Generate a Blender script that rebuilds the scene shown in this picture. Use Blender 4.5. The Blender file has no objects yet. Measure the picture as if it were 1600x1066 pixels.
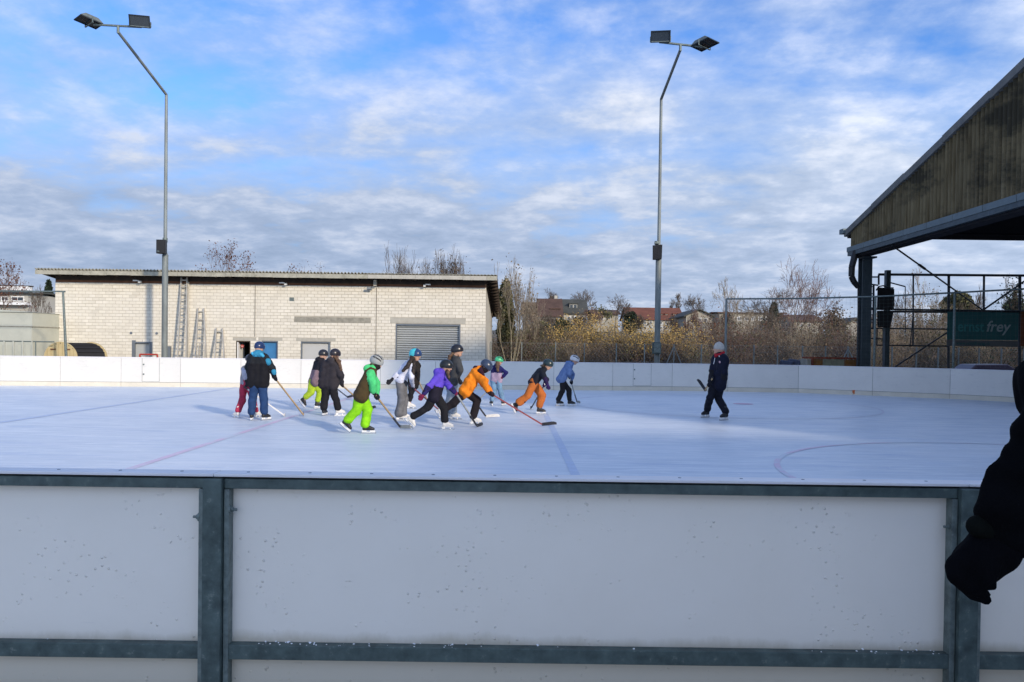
import bpy, math, random
import numpy as np
from mathutils import Vector, Matrix
rad = math.radians
SC = bpy.context.scene
COL = SC.collection

# ------------------------------------------------------------------ camera
F = 1200.0                      # focal length in pixels of the 1600 px wide photograph
CAMH = 1.66
TH, RO = 0.014, 0.0135          # pitch down, roll
CY = 540 + F * math.tan(TH)
fwd = Vector((0, math.cos(TH), -math.sin(TH)))
up0 = Vector((0, math.sin(TH), math.cos(TH)))
rgt = Vector((1, 0, 0)) * math.cos(RO) + up0 * math.sin(RO)
upv = -Vector((1, 0, 0)) * math.sin(RO) + up0 * math.cos(RO)
cam_d = bpy.data.cameras.new("camera")
cam = bpy.data.objects.new("camera", cam_d)
COL.objects.link(cam)
M3 = Matrix((rgt, upv, -fwd)).transposed()
cam.matrix_world = Matrix.Translation((0, 0, CAMH)) @ M3.to_4x4()
cam_d.sensor_width = 36.0
cam_d.lens = 36.0 * F / 1600.0
cam_d.shift_y = (CY - 533.0) / 1600.0
cam_d.clip_start = 0.05
cam_d.clip_end = 6000
SC.camera = cam

def ray(u, v):
    return rgt * ((u - 800) / F) + upv * ((CY - v) / F) + fwd
def P(u, v, Y):
    d = ray(u, v)
    return Vector((0, 0, CAMH)) + d * (Y / d.y)
def G(u, v, z=0.0):
    d = ray(u, v)
    return Vector((0, 0, CAMH)) + d * ((z - CAMH) / d.z)
def PX(u, v, X):
    d = ray(u, v)
    return Vector((0, 0, CAMH)) + d * (X / d.x)
def proj(p):
    d = Vector(p) - Vector((0, 0, CAMH))
    w = d.dot(fwd)
    return 800 + F * d.dot(rgt) / w, CY - F * d.dot(upv) / w

# ------------------------------------------------------------------ sun and sky
SUN_EL, SUN_AZ = 20.5, 39.0      # shadows run AZ degrees to the left of straight ahead
sdir = Vector((-math.sin(rad(SUN_AZ)) * math.cos(rad(SUN_EL)), math.cos(rad(SUN_AZ)) * math.cos(rad(SUN_EL)), -math.sin(rad(SUN_EL))))
sl = bpy.data.lights.new("sun", 'SUN')
sl.energy = 2.25
sl.angle = rad(3.0)
sl.color = (1.0, 0.85, 0.66)
so = bpy.data.objects.new("sun", sl)
COL.objects.link(so)
so.rotation_euler = sdir.to_track_quat('-Z', 'Y').to_euler()
so.location = (20, -30, 30)

W = bpy.data.worlds.new("World")
SC.world = W
W.use_nodes = True
nt = W.node_tree
nt.nodes.clear()
def N(t, **k):
    n = nt.nodes.new(t)
    for a, b in k.items(): setattr(n, a, b)
    return n
def LK(a, b): nt.links.new(a, b)
def MATH(op, a, b=None, c=None, clamp=False):
    n = N('ShaderNodeMath', operation=op, use_clamp=clamp)
    for i, x in enumerate((a, b, c)):
        if x is None: continue
        if isinstance(x, (int, float)): n.inputs[i].default_value = x
        else: LK(x, n.inputs[i])
    return n.outputs[0]
def RAMP(x, stops):
    n = N('ShaderNodeValToRGB')
    el = n.color_ramp.elements
    el[0].position, el[0].color = stops[0][0], stops[0][1]
    el[1].position, el[1].color = stops[-1][0], stops[-1][1]
    for p, c in stops[1:-1]:
        e = el.new(p); e.color = c
    LK(x, n.inputs[0])
    return n.outputs[0]
def MIX(f, a, b, mode='MIX'):
    n = N('ShaderNodeMix', data_type='RGBA', blend_type=mode)
    if isinstance(f, (int, float)): n.inputs[0].default_value = f
    else: LK(f, n.inputs[0])
    for i, x in ((6, a), (7, b)):
        if isinstance(x, tuple): n.inputs[i].default_value = x
        else: LK(x, n.inputs[i])
    return n.outputs[2]
sky = N('ShaderNodeTexSky', sky_type='NISHITA')
sky.sun_disc = False
sky.sun_elevation = rad(SUN_EL)
# Nishita: rotation 0 puts the sun on +Y, positive turns clockwise seen from above
sx, sy = -sdir.x, -sdir.y
sky.sun_rotation = math.atan2(sx, sy)
sky.altitude = 300; sky.air_density = 1.0; sky.dust_density = 1.0; sky.ozone_density = 2.0
tc = N('ShaderNodeTexCoord')
sep = N('ShaderNodeSeparateXYZ'); LK(tc.outputs['Generated'], sep.inputs[0])
zc = MATH('MAXIMUM', sep.outputs[2], 0.0)
den = MATH('ADD', zc, 0.20)
cx = MATH('DIVIDE', sep.outputs[0], den)
cy = MATH('DIVIDE', sep.outputs[1], den)
def cloudnoise(sx_, sy_, ox, oy, rot, scale, detail, rough, dist):
    comb = N('ShaderNodeCombineXYZ'); LK(cx, comb.inputs[0]); LK(cy, comb.inputs[1])
    mp = N('ShaderNodeMapping'); LK(comb.outputs[0], mp.inputs[0])
    mp.inputs['Location'].default_value = (ox, oy, 0)
    mp.inputs['Rotation'].default_value = (0, 0, rad(rot))
    mp.inputs['Scale'].default_value = (sx_, sy_, 1)
    n = N('ShaderNodeTexNoise'); LK(mp.outputs[0], n.inputs['Vector'])
    n.inputs['Scale'].default_value = scale
    n.inputs['Detail'].default_value = detail
    n.inputs['Roughness'].default_value = rough
    n.inputs['Distortion'].default_value = dist
    return n.outputs[0]
n_big = cloudnoise(1, 1, 3.1, 7.7, 0, 0.8, 3, 0.5, 0.2)
n_mid = cloudnoise(1, 1.0, 0.3, 2.4, 12, 3.2, 9, 0.58, 0.1)
n_str = cloudnoise(0.55, 1.4, 5.0, 1.0, -24, 1.9, 7, 0.5, 0.3)
n_fin = cloudnoise(1, 1.15, 9.0, 4.0, 20, 9.5, 7, 0.6, 0.1)
# cover: thin patches overhead, closing towards the skyline
s1 = MATH('MULTIPLY', n_mid, 0.50)
s1 = MATH('MULTIPLY_ADD', n_str, 0.35, s1)
s1 = MATH('MULTIPLY_ADD', n_big, 0.25, s1)
s1 = MATH('MULTIPLY_ADD', n_fin, 0.14, s1)
low = MATH('SUBTRACT', 0.37, zc, clamp=True)      # closed deck low down, breaking up overhead
s1 = MATH('MULTIPLY_ADD', low, 1.35, s1)
mask = RAMP(s1, [(0.57, (0, 0, 0, 1)), (0.70, (.50, .50, .50, 1)), (0.88, (.97, .97, .97, 1))])
t2 = MATH('MULTIPLY_ADD', n_fin, 0.35, MATH('MULTIPLY', n_mid, 0.65))
# cloud tone: shaded undersides blue-grey, thin edges white
shade = RAMP(t2, [(0.36, (1.46, 1.83, 2.52, 1)), (0.50, (1.93, 2.31, 3.05, 1)), (0.64, (2.95, 3.18, 3.7, 1))])
hz = RAMP(zc, [(0.0, (0.88, 0.9, 0.93, 1)), (0.07, (0.86, 0.88, 0.92, 1)), (0.22, (1.0,1.0,1.0,1)), (0.42, (1.22, 1.18, 1.14, 1))])
shade = MIX(1.0, shade, hz, 'MULTIPLY')
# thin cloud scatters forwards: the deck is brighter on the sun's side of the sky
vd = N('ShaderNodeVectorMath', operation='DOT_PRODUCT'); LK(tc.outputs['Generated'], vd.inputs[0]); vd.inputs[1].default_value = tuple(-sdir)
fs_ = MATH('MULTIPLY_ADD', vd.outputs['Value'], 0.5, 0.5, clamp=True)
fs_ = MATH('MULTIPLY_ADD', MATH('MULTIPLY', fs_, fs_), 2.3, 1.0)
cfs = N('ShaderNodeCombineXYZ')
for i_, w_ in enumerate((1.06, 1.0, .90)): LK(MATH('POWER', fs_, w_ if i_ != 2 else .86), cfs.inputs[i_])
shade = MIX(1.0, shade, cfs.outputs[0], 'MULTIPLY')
skyc = MIX(1.0, sky.outputs[0], (0.47, 0.72, 1.10, 1), 'MULTIPLY')
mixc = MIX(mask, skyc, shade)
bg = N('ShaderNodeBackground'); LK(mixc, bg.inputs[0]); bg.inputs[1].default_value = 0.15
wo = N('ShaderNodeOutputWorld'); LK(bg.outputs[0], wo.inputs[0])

SC.view_settings.view_transform = 'Standard'
SC.view_settings.look = 'None'
SC.view_settings.gamma = 1.0
SC.view_settings.exposure = 0.62
SC.view_settings.use_curve_mapping = False
SC.render.engine = 'CYCLES'
SC.cycles.max_bounces = 6
SC.cycles.diffuse_bounces = 3
SC.cycles.transparent_max_bounces = 12

# ------------------------------------------------------------------ helpers
ORG = {}
def tag(o, label=None, cat=None, group=None, kind=None):
    if label: o['label'] = label
    if cat: o['category'] = cat
    if group: o['group'] = group
    if kind: o['kind'] = kind
    return o
def thing(name, label, cat, loc, group=None):
    o = bpy.data.objects.new(name, None)
    COL.objects.link(o)
    o.location = Vector(loc)
    o.empty_display_size = 0.2
    ORG[o.name] = Vector(loc)
    return tag(o, label, cat, group)
def link(name, me, mats, parent=None, org=None):
    o = bpy.data.objects.new(name, me)
    COL.objects.link(o)
    for m in (mats if isinstance(mats, (list, tuple)) else [mats]):
        if len(me.materials) < len(mats if isinstance(mats, (list, tuple)) else [mats]): me.materials.append(m)
    if parent is not None:
        o.parent = parent
        ORG[o.name] = ORG[parent.name].copy()
    else:
        ORG[o.name] = Vector(org) if org is not None else Vector((0, 0, 0))
        if org is not None: o.location = org
    return o
def npmesh(name, V, Fc, midx=None, smooth=False):
    V = np.asarray(V, dtype=np.float32); Fc = np.asarray(Fc, dtype=np.int32)
    me = bpy.data.meshes.new(name)
    k = Fc.shape[1]
    me.vertices.add(len(V)); me.vertices.foreach_set('co', V.ravel())
    me.loops.add(Fc.size); me.loops.foreach_set('vertex_index', Fc.ravel())
    me.polygons.add(len(Fc))
    me.polygons.foreach_set('loop_start', np.arange(0, Fc.size, k, dtype=np.int32))
    me.polygons.foreach_set('loop_total', np.full(len(Fc), k, dtype=np.int32))
    if midx is not None: me.polygons.foreach_set('material_index', np.asarray(midx, dtype=np.int32))
    if smooth: me.polygons.foreach_set('use_smooth', np.ones(len(Fc), dtype=bool))
    me.update(calc_edges=True)
    me.validate()
    return me
def npobj(name, V, Fc, mats, parent=None, org=None, midx=None, smooth=False):
    off = ORG[parent.name] if parent is not None else (Vector(org) if org is not None else Vector((0, 0, 0)))
    V = np.asarray(V, dtype=np.float64) - np.array(off)
    return link(name, npmesh(name, V, Fc, midx, smooth), mats, parent, org)

class MB:
    def __init__(s): s.v = []; s.f = []; s.m = []; s.sm = []
    def add(s, vs, fs, m=0, sm=False):
        b = len(s.v)
        s.v += [tuple(x) for x in vs]
        for f in fs:
            s.f.append(tuple(b + i for i in f)); s.m.append(m); s.sm.append(sm)
        return s
    def box(s, c, d, R=None, m=0):
        c = Vector(c); h = Vector(d) / 2
        vs = []
        for x, y, z in ((-1,-1,-1),(1,-1,-1),(1,1,-1),(-1,1,-1),(-1,-1,1),(1,-1,1),(1,1,1),(-1,1,1)):
            p = Vector((x*h.x, y*h.y, z*h.z))
            vs.append(c + (R @ p if R is not None else p))
        return s.add(vs, ((0,3,2,1),(4,5,6,7),(0,1,5,4),(1,2,6,5),(2,3,7,6),(3,0,4,7)), m)
    def bx(s, x0, x1, y0, y1, z0, z1, m=0):
        return s.box(((x0+x1)/2,(y0+y1)/2,(z0+z1)/2), (abs(x1-x0),abs(y1-y0),abs(z1-z0)), None, m)
    def bar(s, a, b, w, h, up=(0,0,1), m=0):
        a = Vector(a); b = Vector(b); d = (b-a); L = d.length; d.normalize()
        u = Vector(up)
        if abs(d.dot(u)) > 0.98: u = Vector((0,1,0))
        r = d.cross(u).normalized(); u = r.cross(d).normalized()
        R = Matrix((r, d, u)).transposed()
        return s.box((a+b)/2, (w, L, h), R, m)
    def tube(s, a, b, r1, r2=None, n=8, m=0, cap=True, sm=True):
        r2 = r1 if r2 is None else r2
        a = Vector(a); b = Vector(b); d = (b-a).normalized()
        u = Vector((0,0,1)) if abs(d.z) < 0.95 else Vector((1,0,0))
        r = d.cross(u).normalized(); u = r.cross(d)
        vs = []
        for p, q in ((a, r1), (b, r2)):
            for i in range(n):
                t = 2*math.pi*i/n
                vs.append(p + (r*math.cos(t)+u*math.sin(t))*q)
        s.add(vs, [(i, (i+1)%n, n+(i+1)%n, n+i) for i in range(n)], m, sm)
        if cap:
            s.add(vs[:n], [tuple(range(n-1,-1,-1))], m); s.add(vs[n:], [tuple(range(n))], m)
        return s
    def pipe(s, pts, r, n=8, m=0):
        for i in range(len(pts)-1): s.tube(pts[i], pts[i+1], r, r, n, m)
        return s
    def quad(s, a, b, c, d, m=0): return s.add((a,b,c,d), ((0,1,2,3),), m)
    def build(s, name, mats, parent=None, org=None, bevel=0):
        off = ORG[parent.name] if parent is not None else (Vector(org) if org is not None else Vector((0,0,0)))
        me = bpy.data.meshes.new(name)
        me.from_pydata([(x-off.x, y-off.y, z-off.z) for x,y,z in s.v], [], s.f)
        for i, p in enumerate(me.polygons):
            p.material_index = s.m[i]; p.use_smooth = s.sm[i]
        me.update()
        o = link(name, me, mats, parent, org)
        if bevel:
            b = o.modifiers.new('bevel', 'BEVEL'); b.width = bevel; b.segments = 2; b.limit_method = 'ANGLE'
            b.harden_normals = False
        return o
def dup(o, loc=None, parent=None, label=None, group=None):
    c = o.copy(); COL.objects.link(c)
    ORG[c.name] = ORG.get(o.name, Vector((0,0,0))).copy()
    if loc is not None: c.location = Vector(loc)
    if parent is not None: c.parent = parent
    if label: c['label'] = label
    if group: c['group'] = group
    for ch in list(o.children): dup(ch, None, c)
    return c

# ------------------------------------------------------------------ materials
MATS = {}
def mat(name, col, rough=0.7, metal=0.0, var=0.12, vscale=6.0, bump=0.0, bscale=40.0, spec=0.4, col2=None, stain=None, seed=0.0, stretch=(1,1,1), objrand=0.0):
    if name in MATS: return MATS[name]
    m = bpy.data.materials.new(name); m.use_nodes = True
    t = m.node_tree; b = t.nodes['Principled BSDF']
    b.inputs['Roughness'].default_value = rough
    b.inputs['Metallic'].default_value = metal
    b.inputs['Specular IOR Level'].default_value = spec
    tcn = t.nodes.new('ShaderNodeNewGeometry')
    mp = t.nodes.new('ShaderNodeMapping'); t.links.new(tcn.outputs['Position'], mp.inputs[0])
    mp.inputs['Scale'].default_value = stretch; mp.inputs['Location'].default_value = (seed, seed*0.7, seed*1.3)
    n = t.nodes.new('ShaderNodeTexNoise'); n.inputs['Scale'].default_value = vscale; n.inputs['Detail'].default_value = 6
    n.inputs['Roughness'].default_value = 0.62
    t.links.new(mp.outputs[0], n.inputs['Vector'])
    r = t.nodes.new('ShaderNodeValToRGB')
    c2 = col2 if col2 else tuple(min(1, c*(1+var)) for c in col)
    c1 = tuple(c*(1-var) for c in col) if not col2 else col
    r.color_ramp.elements[0].position = 0.33; r.color_ramp.elements[0].color = (*c1, 1)
    r.color_ramp.elements[1].position = 0.68; r.color_ramp.elements[1].color = (*c2, 1)
    t.links.new(n.outputs[0], r.inputs[0])
    out = r.outputs[0]
    if stain:
        sc_, lo, hi, sc3, st = stain       # scale, ramp lo, ramp hi, colour, stretch
        mp2 = t.nodes.new('ShaderNodeMapping'); t.links.new(tcn.outputs['Position'], mp2.inputs[0])
        mp2.inputs['Scale'].default_value = st
        n2 = t.nodes.new('ShaderNodeTexNoise'); n2.inputs['Scale'].default_value = sc_; n2.inputs['Detail'].default_value = 8
        n2.inputs['Roughness'].default_value = 0.7
        t.links.new(mp2.outputs[0], n2.inputs['Vector'])
        r2 = t.nodes.new('ShaderNodeValToRGB')
        r2.color_ramp.elements[0].position = lo; r2.color_ramp.elements[0].color = (0,0,0,1)
        r2.color_ramp.elements[1].position = hi; r2.color_ramp.elements[1].color = (1,1,1,1)
        t.links.new(n2.outputs[0], r2.inputs[0])
        mx = t.nodes.new('ShaderNodeMix'); mx.data_type = 'RGBA'
        t.links.new(r2.outputs[0], mx.inputs[0]); t.links.new(out, mx.inputs[6]); mx.inputs[7].default_value = (*sc3, 1)
        out = mx.outputs[2]
    if objrand:
        oi = t.nodes.new('ShaderNodeObjectInfo')
        hs = t.nodes.new('ShaderNodeHueSaturation')
        mr = t.nodes.new('ShaderNodeMapRange'); mr.inputs[3].default_value = 1-objrand; mr.inputs[4].default_value = 1+objrand
        t.links.new(oi.outputs['Random'], mr.inputs[0]); t.links.new(mr.outputs[0], hs.inputs['Value'])
        t.links.new(out, hs.inputs['Color']); out = hs.outputs[0]
    t.links.new(out, b.inputs['Base Color'])
    if bump:
        n3 = t.nodes.new('ShaderNodeTexNoise'); n3.inputs['Scale'].default_value = bscale; n3.inputs['Detail'].default_value = 5
        t.links.new(mp.outputs[0], n3.inputs['Vector'])
        bp = t.nodes.new('ShaderNodeBump'); bp.inputs['Strength'].default_value = min(1, bump); bp.inputs['Distance'].default_value = 0.01*max(1, bump)
        t.links.new(n3.outputs[0], bp.inputs['Height']); t.links.new(bp.outputs[0], b.inputs['Normal'])
    MATS[name] = m
    return m
def cloth(col, seed=0.0, rough=0.85):
    key = 'cloth_%03d_%03d_%03d' % tuple(int(c*999) for c in col)
    return mat(key, col, rough, 0, 0.22, 9.0, 0.5, 55.0, 0.25, seed=seed)
# ------------------------------------------------------------------ materials of the place
GROUNDZ = -0.4
m_ground = mat('ground_gravel', (0.11,0.10,0.085), 0.95, 0, 0.3, 0.8, 0.6, 12, stain=(0.15,0.5,0.7,(0.06,0.075,0.035),(1,1,1)))
m_path = mat('path_paving', (0.58,0.56,0.52), 0.9, 0, 0.2, 3, 0.5, 60)
m_gal = mat('galvanised_steel', (0.075,0.105,0.100), 0.55, 0.2, 0.35, 12, 0.15, 50, 0.4, stain=(24,0.60,0.70,(0.17,0.20,0.18),(1,1,1)))
m_gal2 = mat('galvanised_light', (0.15,0.185,0.175), 0.55, 0.3, 0.35, 18, 0.15, 50, 0.5, stain=(22,0.60,0.75,(0.28,0.31,0.30),(1,1,1)))
m_mast = mat('mast_galvanised', (0.20,0.225,0.22), 0.6, 0.2, 0.25, 2.5, 0.1, 30, 0.4, stretch=(1,1,.4))
m_dark = mat('dark_steel', (0.018,0.026,0.032), 0.55, 0.2, 0.2, 4)
m_black = mat('black_plastic', (0.012,0.012,0.014), 0.5, 0, 0.2, 4)
m_rubber = mat('dark_gap_rubber', (0.015,0.015,0.017), 0.8)
m_cap = mat('cap_rail_plastic', (0.72,0.71,0.72), 0.45, 0, 0.05, 5, 0.05, 60)
m_board = mat('board_white_plastic', (0.70,0.68,0.63), 0.45, 0, 0.04, 1.2, 0.06, 30, 0.4, stain=(4,0.56,0.80,(0.56,0.55,0.51),(1,1,3)), objrand=.03)
m_kick = mat('kick_strip_plastic', (0.66,0.61,0.50), 0.5, 0, 0.08, 2.0, 0.06, 30, 0.4, stain=(4,0.55,0.8,(0.50,0.47,0.42),(1,1,5)))
m_conc = mat('weathered_concrete', (0.30,0.285,0.235), 0.9, 0, 0.25, 5, 0.4, 40)
m_conc2 = mat('pale_concrete', (0.44,0.42,0.36), 0.9, 0, 0.12, 5, 0.3, 40)
m_blk = [mat('limesand_block_a', (0.735,0.69,0.585), 0.9, 0, 0.07, 1.2, 0.3, 50),
         mat('limesand_block_b', (0.71,0.665,0.565), 0.9, 0, 0.08, 1.6, 0.3, 50, seed=5),
         mat('limesand_block_c', (0.755,0.71,0.61), 0.9, 0, 0.06, 1.4, 0.3, 50, seed=9)]
m_mortar = mat('mortar', (0.46,0.42,0.34), 0.95, 0, 0.15, 3)
m_corr = mat('fibre_cement_roof', (0.27,0.26,0.21), 0.95, 0, 0.3, 6, 0.3, 30, stain=(3,0.5,0.7,(0.13,0.13,0.09),(1,1,1)))
m_fas = mat('fibre_cement_edge', (0.37,0.355,0.285), 0.9, 0, 0.2, 3, 0.3, 30, stain=(5,0.55,0.75,(0.20,0.20,0.14),(1,1,1)))
m_wood_d = mat('dark_stained_timber', (0.05,0.035,0.025), 0.8, 0, 0.3, 4, 0.3, 30)
m_wood_r = mat('brown_fascia_timber', (0.16,0.07,0.035), 0.8, 0, 0.25, 4)
m_door = mat('grey_door_paint', (0.42,0.43,0.41), 0.5, 0, 0.05, 2)
m_doorf = mat('door_frame_grey', (0.16,0.185,0.21), 0.5, 0.2, 0.08, 2)
m_blue = mat('blue_door_paint', (0.045,0.19,0.40), 0.5, 0, 0.1, 3)
m_roller = mat('roller_door_slats', (0.42,0.435,0.42), 0.55, 0.1, 0.07, 2)
m_alu = mat('ladder_aluminium', (0.50,0.475,0.42), 0.5, 0.4, 0.12, 5)
m_white = mat('white_paint', (0.78,0.78,0.76), 0.5, 0, 0.04, 3)
m_glass = mat('dark_glass', (0.03,0.04,0.05), 0.08, 0, 0.1, 3, spec=0.6)
m_yell = mat('yellow_plywood', (0.55,0.44,0.23), 0.75, 0, 0.10, 4, 0.2, 30)
m_red = mat('red_goal_paint', (0.42,0.05,0.03), 0.5, 0, 0.15, 4)

# ------------------------------------------------------------------ ground, hill, path
def terr(x, y):
    def ss(a, b, t):
        t = min(1, max(0, (t-a)/(b-a))); return t*t*(3-2*t)
    z = GROUNDZ + ss(58, 185, y)*5.2 + ss(185, 420, y)*4.5
    if y > 60: z += 0.5*math.sin(x*0.05+1)*ss(60,140,y)
    if x < -40: z += 1.5*ss(-40,-90,x)*ss(50,90,y)
    return z
ys = [-60,-30,-12,3,20,40,50,58,66,74,82,90,100,110,120,130,140,150,160,170,185,200,220,250,300,400,600,1000,2500]
xs = [-2500,-1000,-500,-300,-220,-160,-120] + list(range(-100,161,10)) + [190,240,320,500,1000,2500]
mb = MB()
vs = [(x, y, terr(x, y)) for y in ys for x in xs]
nx = len(xs)
mb.add(vs, [(j*nx+i, j*nx+i+1, (j+1)*nx+i+1, (j+1)*nx+i) for j in range(len(ys)-1) for i in range(nx-1)], 0, True)
tag(mb.build('ground', m_ground), kind='structure')
mb = MB(); mb.bx(-45, 50, -18, 3.72, -0.39, 0.02)
tag(mb.build('spectator_path', m_path), kind='structure')

# ------------------------------------------------------------------ ice
def ice_mat():
    m = bpy.data.materials.new('rink_ice'); m.use_nodes = True; t = m.node_tree; b = t.nodes['Principled BSDF']
    g = t.nodes.new('ShaderNodeNewGeometry')
    def nz(scale, sc, rot, det=6, r=.6, dist=0.0):
        mp = t.nodes.new('ShaderNodeMapping'); t.links.new(g.outputs['Position'], mp.inputs[0])
        mp.inputs['Scale'].default_value = sc; mp.inputs['Rotation'].default_value = (0,0,rad(rot))
        n = t.nodes.new('ShaderNodeTexNoise'); n.inputs['Scale'].default_value = scale; n.inputs['Detail'].default_value = det
        n.inputs['Roughness'].default_value = r; n.inputs['Distortion'].default_value = dist
        t.links.new(mp.outputs[0], n.inputs['Vector']); return n.outputs[0]
    def ramp(x, st):
        n = t.nodes.new('ShaderNodeValToRGB'); e = n.color_ramp.elements
        e[0].position, e[0].color = st[0][0], (*st[0][1],1); e[1].position, e[1].color = st[-1][0], (*st[-1][1],1)
        t.links.new(x, n.inputs[0]); return n.outputs[0]
    def mix(f, a, c):
        n = t.nodes.new('ShaderNodeMix'); n.data_type = 'RGBA'
        t.links.new(f, n.inputs[0])
        for i, x in ((6,a),(7,c)):
            if isinstance(x, tuple): n.inputs[i].default_value = (*x,1)
            else: t.links.new(x, n.inputs[i])
        return n.outputs[2]
    base = ramp(nz(0.35,(1,1,1),0,5), [(0.35,(0.515,0.585,0.665)),(0.65,(0.615,0.675,0.735))])
    # skate scrapes: several families of long thin marks
    c = base
    for sc, st, rot, lo, hi, cc in ((2.2,(0.22,3.0,1),18,0.50,0.66,(0.72,0.77,0.82)), (2.6,(0.25,3.4,1),-31,0.52,0.68,(0.70,0.76,0.82)),
                                (1.6,(0.3,2.2,1),74,0.54,0.72,(0.42,0.51,0.66)), (5,(0.35,2.5,1),40,0.56,0.68,(0.80,0.84,0.88)), (1.1,(.5,1.5,1),5,0.52,0.72,(0.68,0.72,0.78))):
        f = ramp(nz(sc, st, rot, 8, .68, .8), [(lo,(0,0,0)),(hi,(.85,.85,.85))])
        c = mix(f, c, cc)
    sp = ramp(nz(9,(1,1,1),0,4,.7), [(0.66,(0,0,0)),(0.72,(1,1,1))])
    c = mix(sp, c, (0.86,0.88,0.90))
    t.links.new(c, b.inputs['Base Color'])
    rr = ramp(nz(1.3,(1,2,1),20,6), [(0.35,(.34,.34,.34)),(0.7,(.6,.6,.6))])
    t.links.new(rr, b.inputs['Roughness']); b.inputs['Specular IOR Level'].default_value = 0.3
    bp = t.nodes.new('ShaderNodeBump'); bp.inputs['Strength'].default_value = .25; bp.inputs['Distance'].default_value = .01
    t.links.new(nz(14,(.5,2,1),20,6), bp.inputs['Height']); t.links.new(bp.outputs[0], b.inputs['Normal'])
    return m
m_ice = ice_mat()

base_px = [(-480,598.6),(0,602.5),(865,609.6),(1050,610.8),(1137,612),(1247,613.9),(1363,618.3),(1484,623.3),(1600,629.3)]
def bv(u):
    for (a, va), (b, vb) in zip(base_px, base_px[1:]):
        if u <= b: return va + (vb-va)*(u-a)/(b-a)
    return va + (vb-va)*(u-a)/(b-a)
seams = [-480,-384,-288,-192,-96,0,94,189,282,376,470,594,680,772,865,957,1050,1137,1247,1363,1484,1600]
bp_ = [G(u, bv(u)) for u in seams]
# the rink end beyond the frame curves round towards the near side
last = bp_[-1]
for k in range(1, 8):
    a = k/7*math.pi*0.36
    bp_.append(Vector((last.x + 4.5*math.sin(a)*1.0, last.y - 1.2*k - 6*(1-math.cos(a)), 0)))
bp_.append(Vector((bp_[-1].x+.3, 3.7, 0)))
mb = MB()
poly = [Vector((bp_[0].x-.2, 3.6, 0))] + [Vector((p.x, p.y+.05, 0)) for p in bp_]
cc_ = Vector((0, 15, 0))
mb.add([cc_]+poly, [(0, i, i+1) for i in range(1, len(poly))] + [(0, len(poly), 1)])
o = mb.build('ice', m_ice)
tag(o, kind='structure')
# painted lines in the ice
def flat(name, quads, m, z):
    mb = MB()
    for q in quads: mb.add([(p[0], p[1], z) for p in q], [tuple(range(len(q)))])
    return tag(mb.build(name, m), kind='structure')
m_lb = mat('faded_blue_line', (0.47,0.55,0.70), 0.5, 0, 0.07, 6, stain=(2.5,0.52,0.72,(0.56,0.63,0.71),(1,.4,1)))
m_lr = mat('faded_red_line', (0.58,0.58,0.68), 0.5, 0, 0.05, 6, stain=(2.5,0.45,0.65,(0.57,0.63,0.70),(1,.4,1)))
m_lr2 = mat('red_circle_line', (0.66,0.52,0.64), 0.5, 0, 0.07, 6, stain=(0.9,0.44,0.58,(0.57,0.63,0.70),(1,1,1)))
flat('blue_line', [[(0.78,3.7),(0.90,3.7),(0.90,29.0),(0.78,29.0)]], m_lb, 0.004)
flat('red_line', [[(-4.97,3.7),(-4.85,3.7),(-4.85,28.4),(-4.97,28.4)]], m_lr2, 0.004)
flat('blue_line', [[(-10.3,3.7),(-10.12,3.7),(-9.9,28.0),(-10.08,28.0)]], m_lb, 0.0042)
def ring(cx_, cy_, r, w, n=96, a0=0, a1=2*math.pi):
    q = []
    for i in range(n):
        a, b = a0+(a1-a0)*i/n, a0+(a1-a0)*(i+1)/n
        q.append([(cx_+(r-w)*math.cos(a), cy_+(r-w)*math.sin(a)), (cx_+r*math.cos(a), cy_+r*math.sin(a)), (cx_+r*math.cos(b), cy_+r*math.sin(b)), (cx_+(r-w)*math.cos(b), cy_+(r-w)*math.sin(b))])
    return q
flat('face_off_circle', ring(7.75,9.8,4.15,0.085,96), m_lr2, 0.005)
flat('face_off_circle', ring(6.1,22.6,4.4,0.05,96), m_lr, 0.0055)
m_spot = mat('red_spot', (0.55,0.34,0.46), 0.5, 0, 0.1, 6)
flat('face_off_spot', [[(6.95+.3*math.cos(i*math.pi/10), 23.0+.3*math.sin(i*math.pi/10)) for i in range(20)]], m_spot, 0.0065)

# ------------------------------------------------------------------ far boards
HB = 1.03
fb = thing('rink_boards', 'long white rink boards round the far side of the ice', 'rink boards', bp_[10])
for i in range(len(bp_)-1):
    a, b = bp_[i], bp_[i+1]
    d = (b-a); L = d.length; d.normalize(); n = Vector((d.y, -d.x, 0))      # towards the ice
    g = 0.005
    def strip(z0, z1, th, off, m, name, sub=None, g=g, a=a, d=d, n=n, L=L):
        mb = MB()
        mb.bar(a+d*g+Vector((0,0,(z0+z1)/2))-n*(th/2-off), a+d*(L-g)+Vector((0,0,(z0+z1)/2))-n*(th/2-off), th, z1-z0, m=0)
        return mb.build(name, m, sub or fb)
    p = strip(0.165, HB, 0.02, 0, m_board, 'panel')
    strip(0.0, 0.155, 0.03, 0.006, m_kick, 'kick_strip')
    strip(HB+.002, HB+.028, 0.085, 0.012, m_cap, 'cap_rail', g=.002)
    strip(-.3, HB-.02, 0.012, -.03, m_rubber, 'backing')
    mb = MB(); mb.bx(a.x-.03, a.x+.03, a.y+.06, a.y+.12, GROUNDZ, HB-.03); mb.build('post', m_gal, fb)
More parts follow.
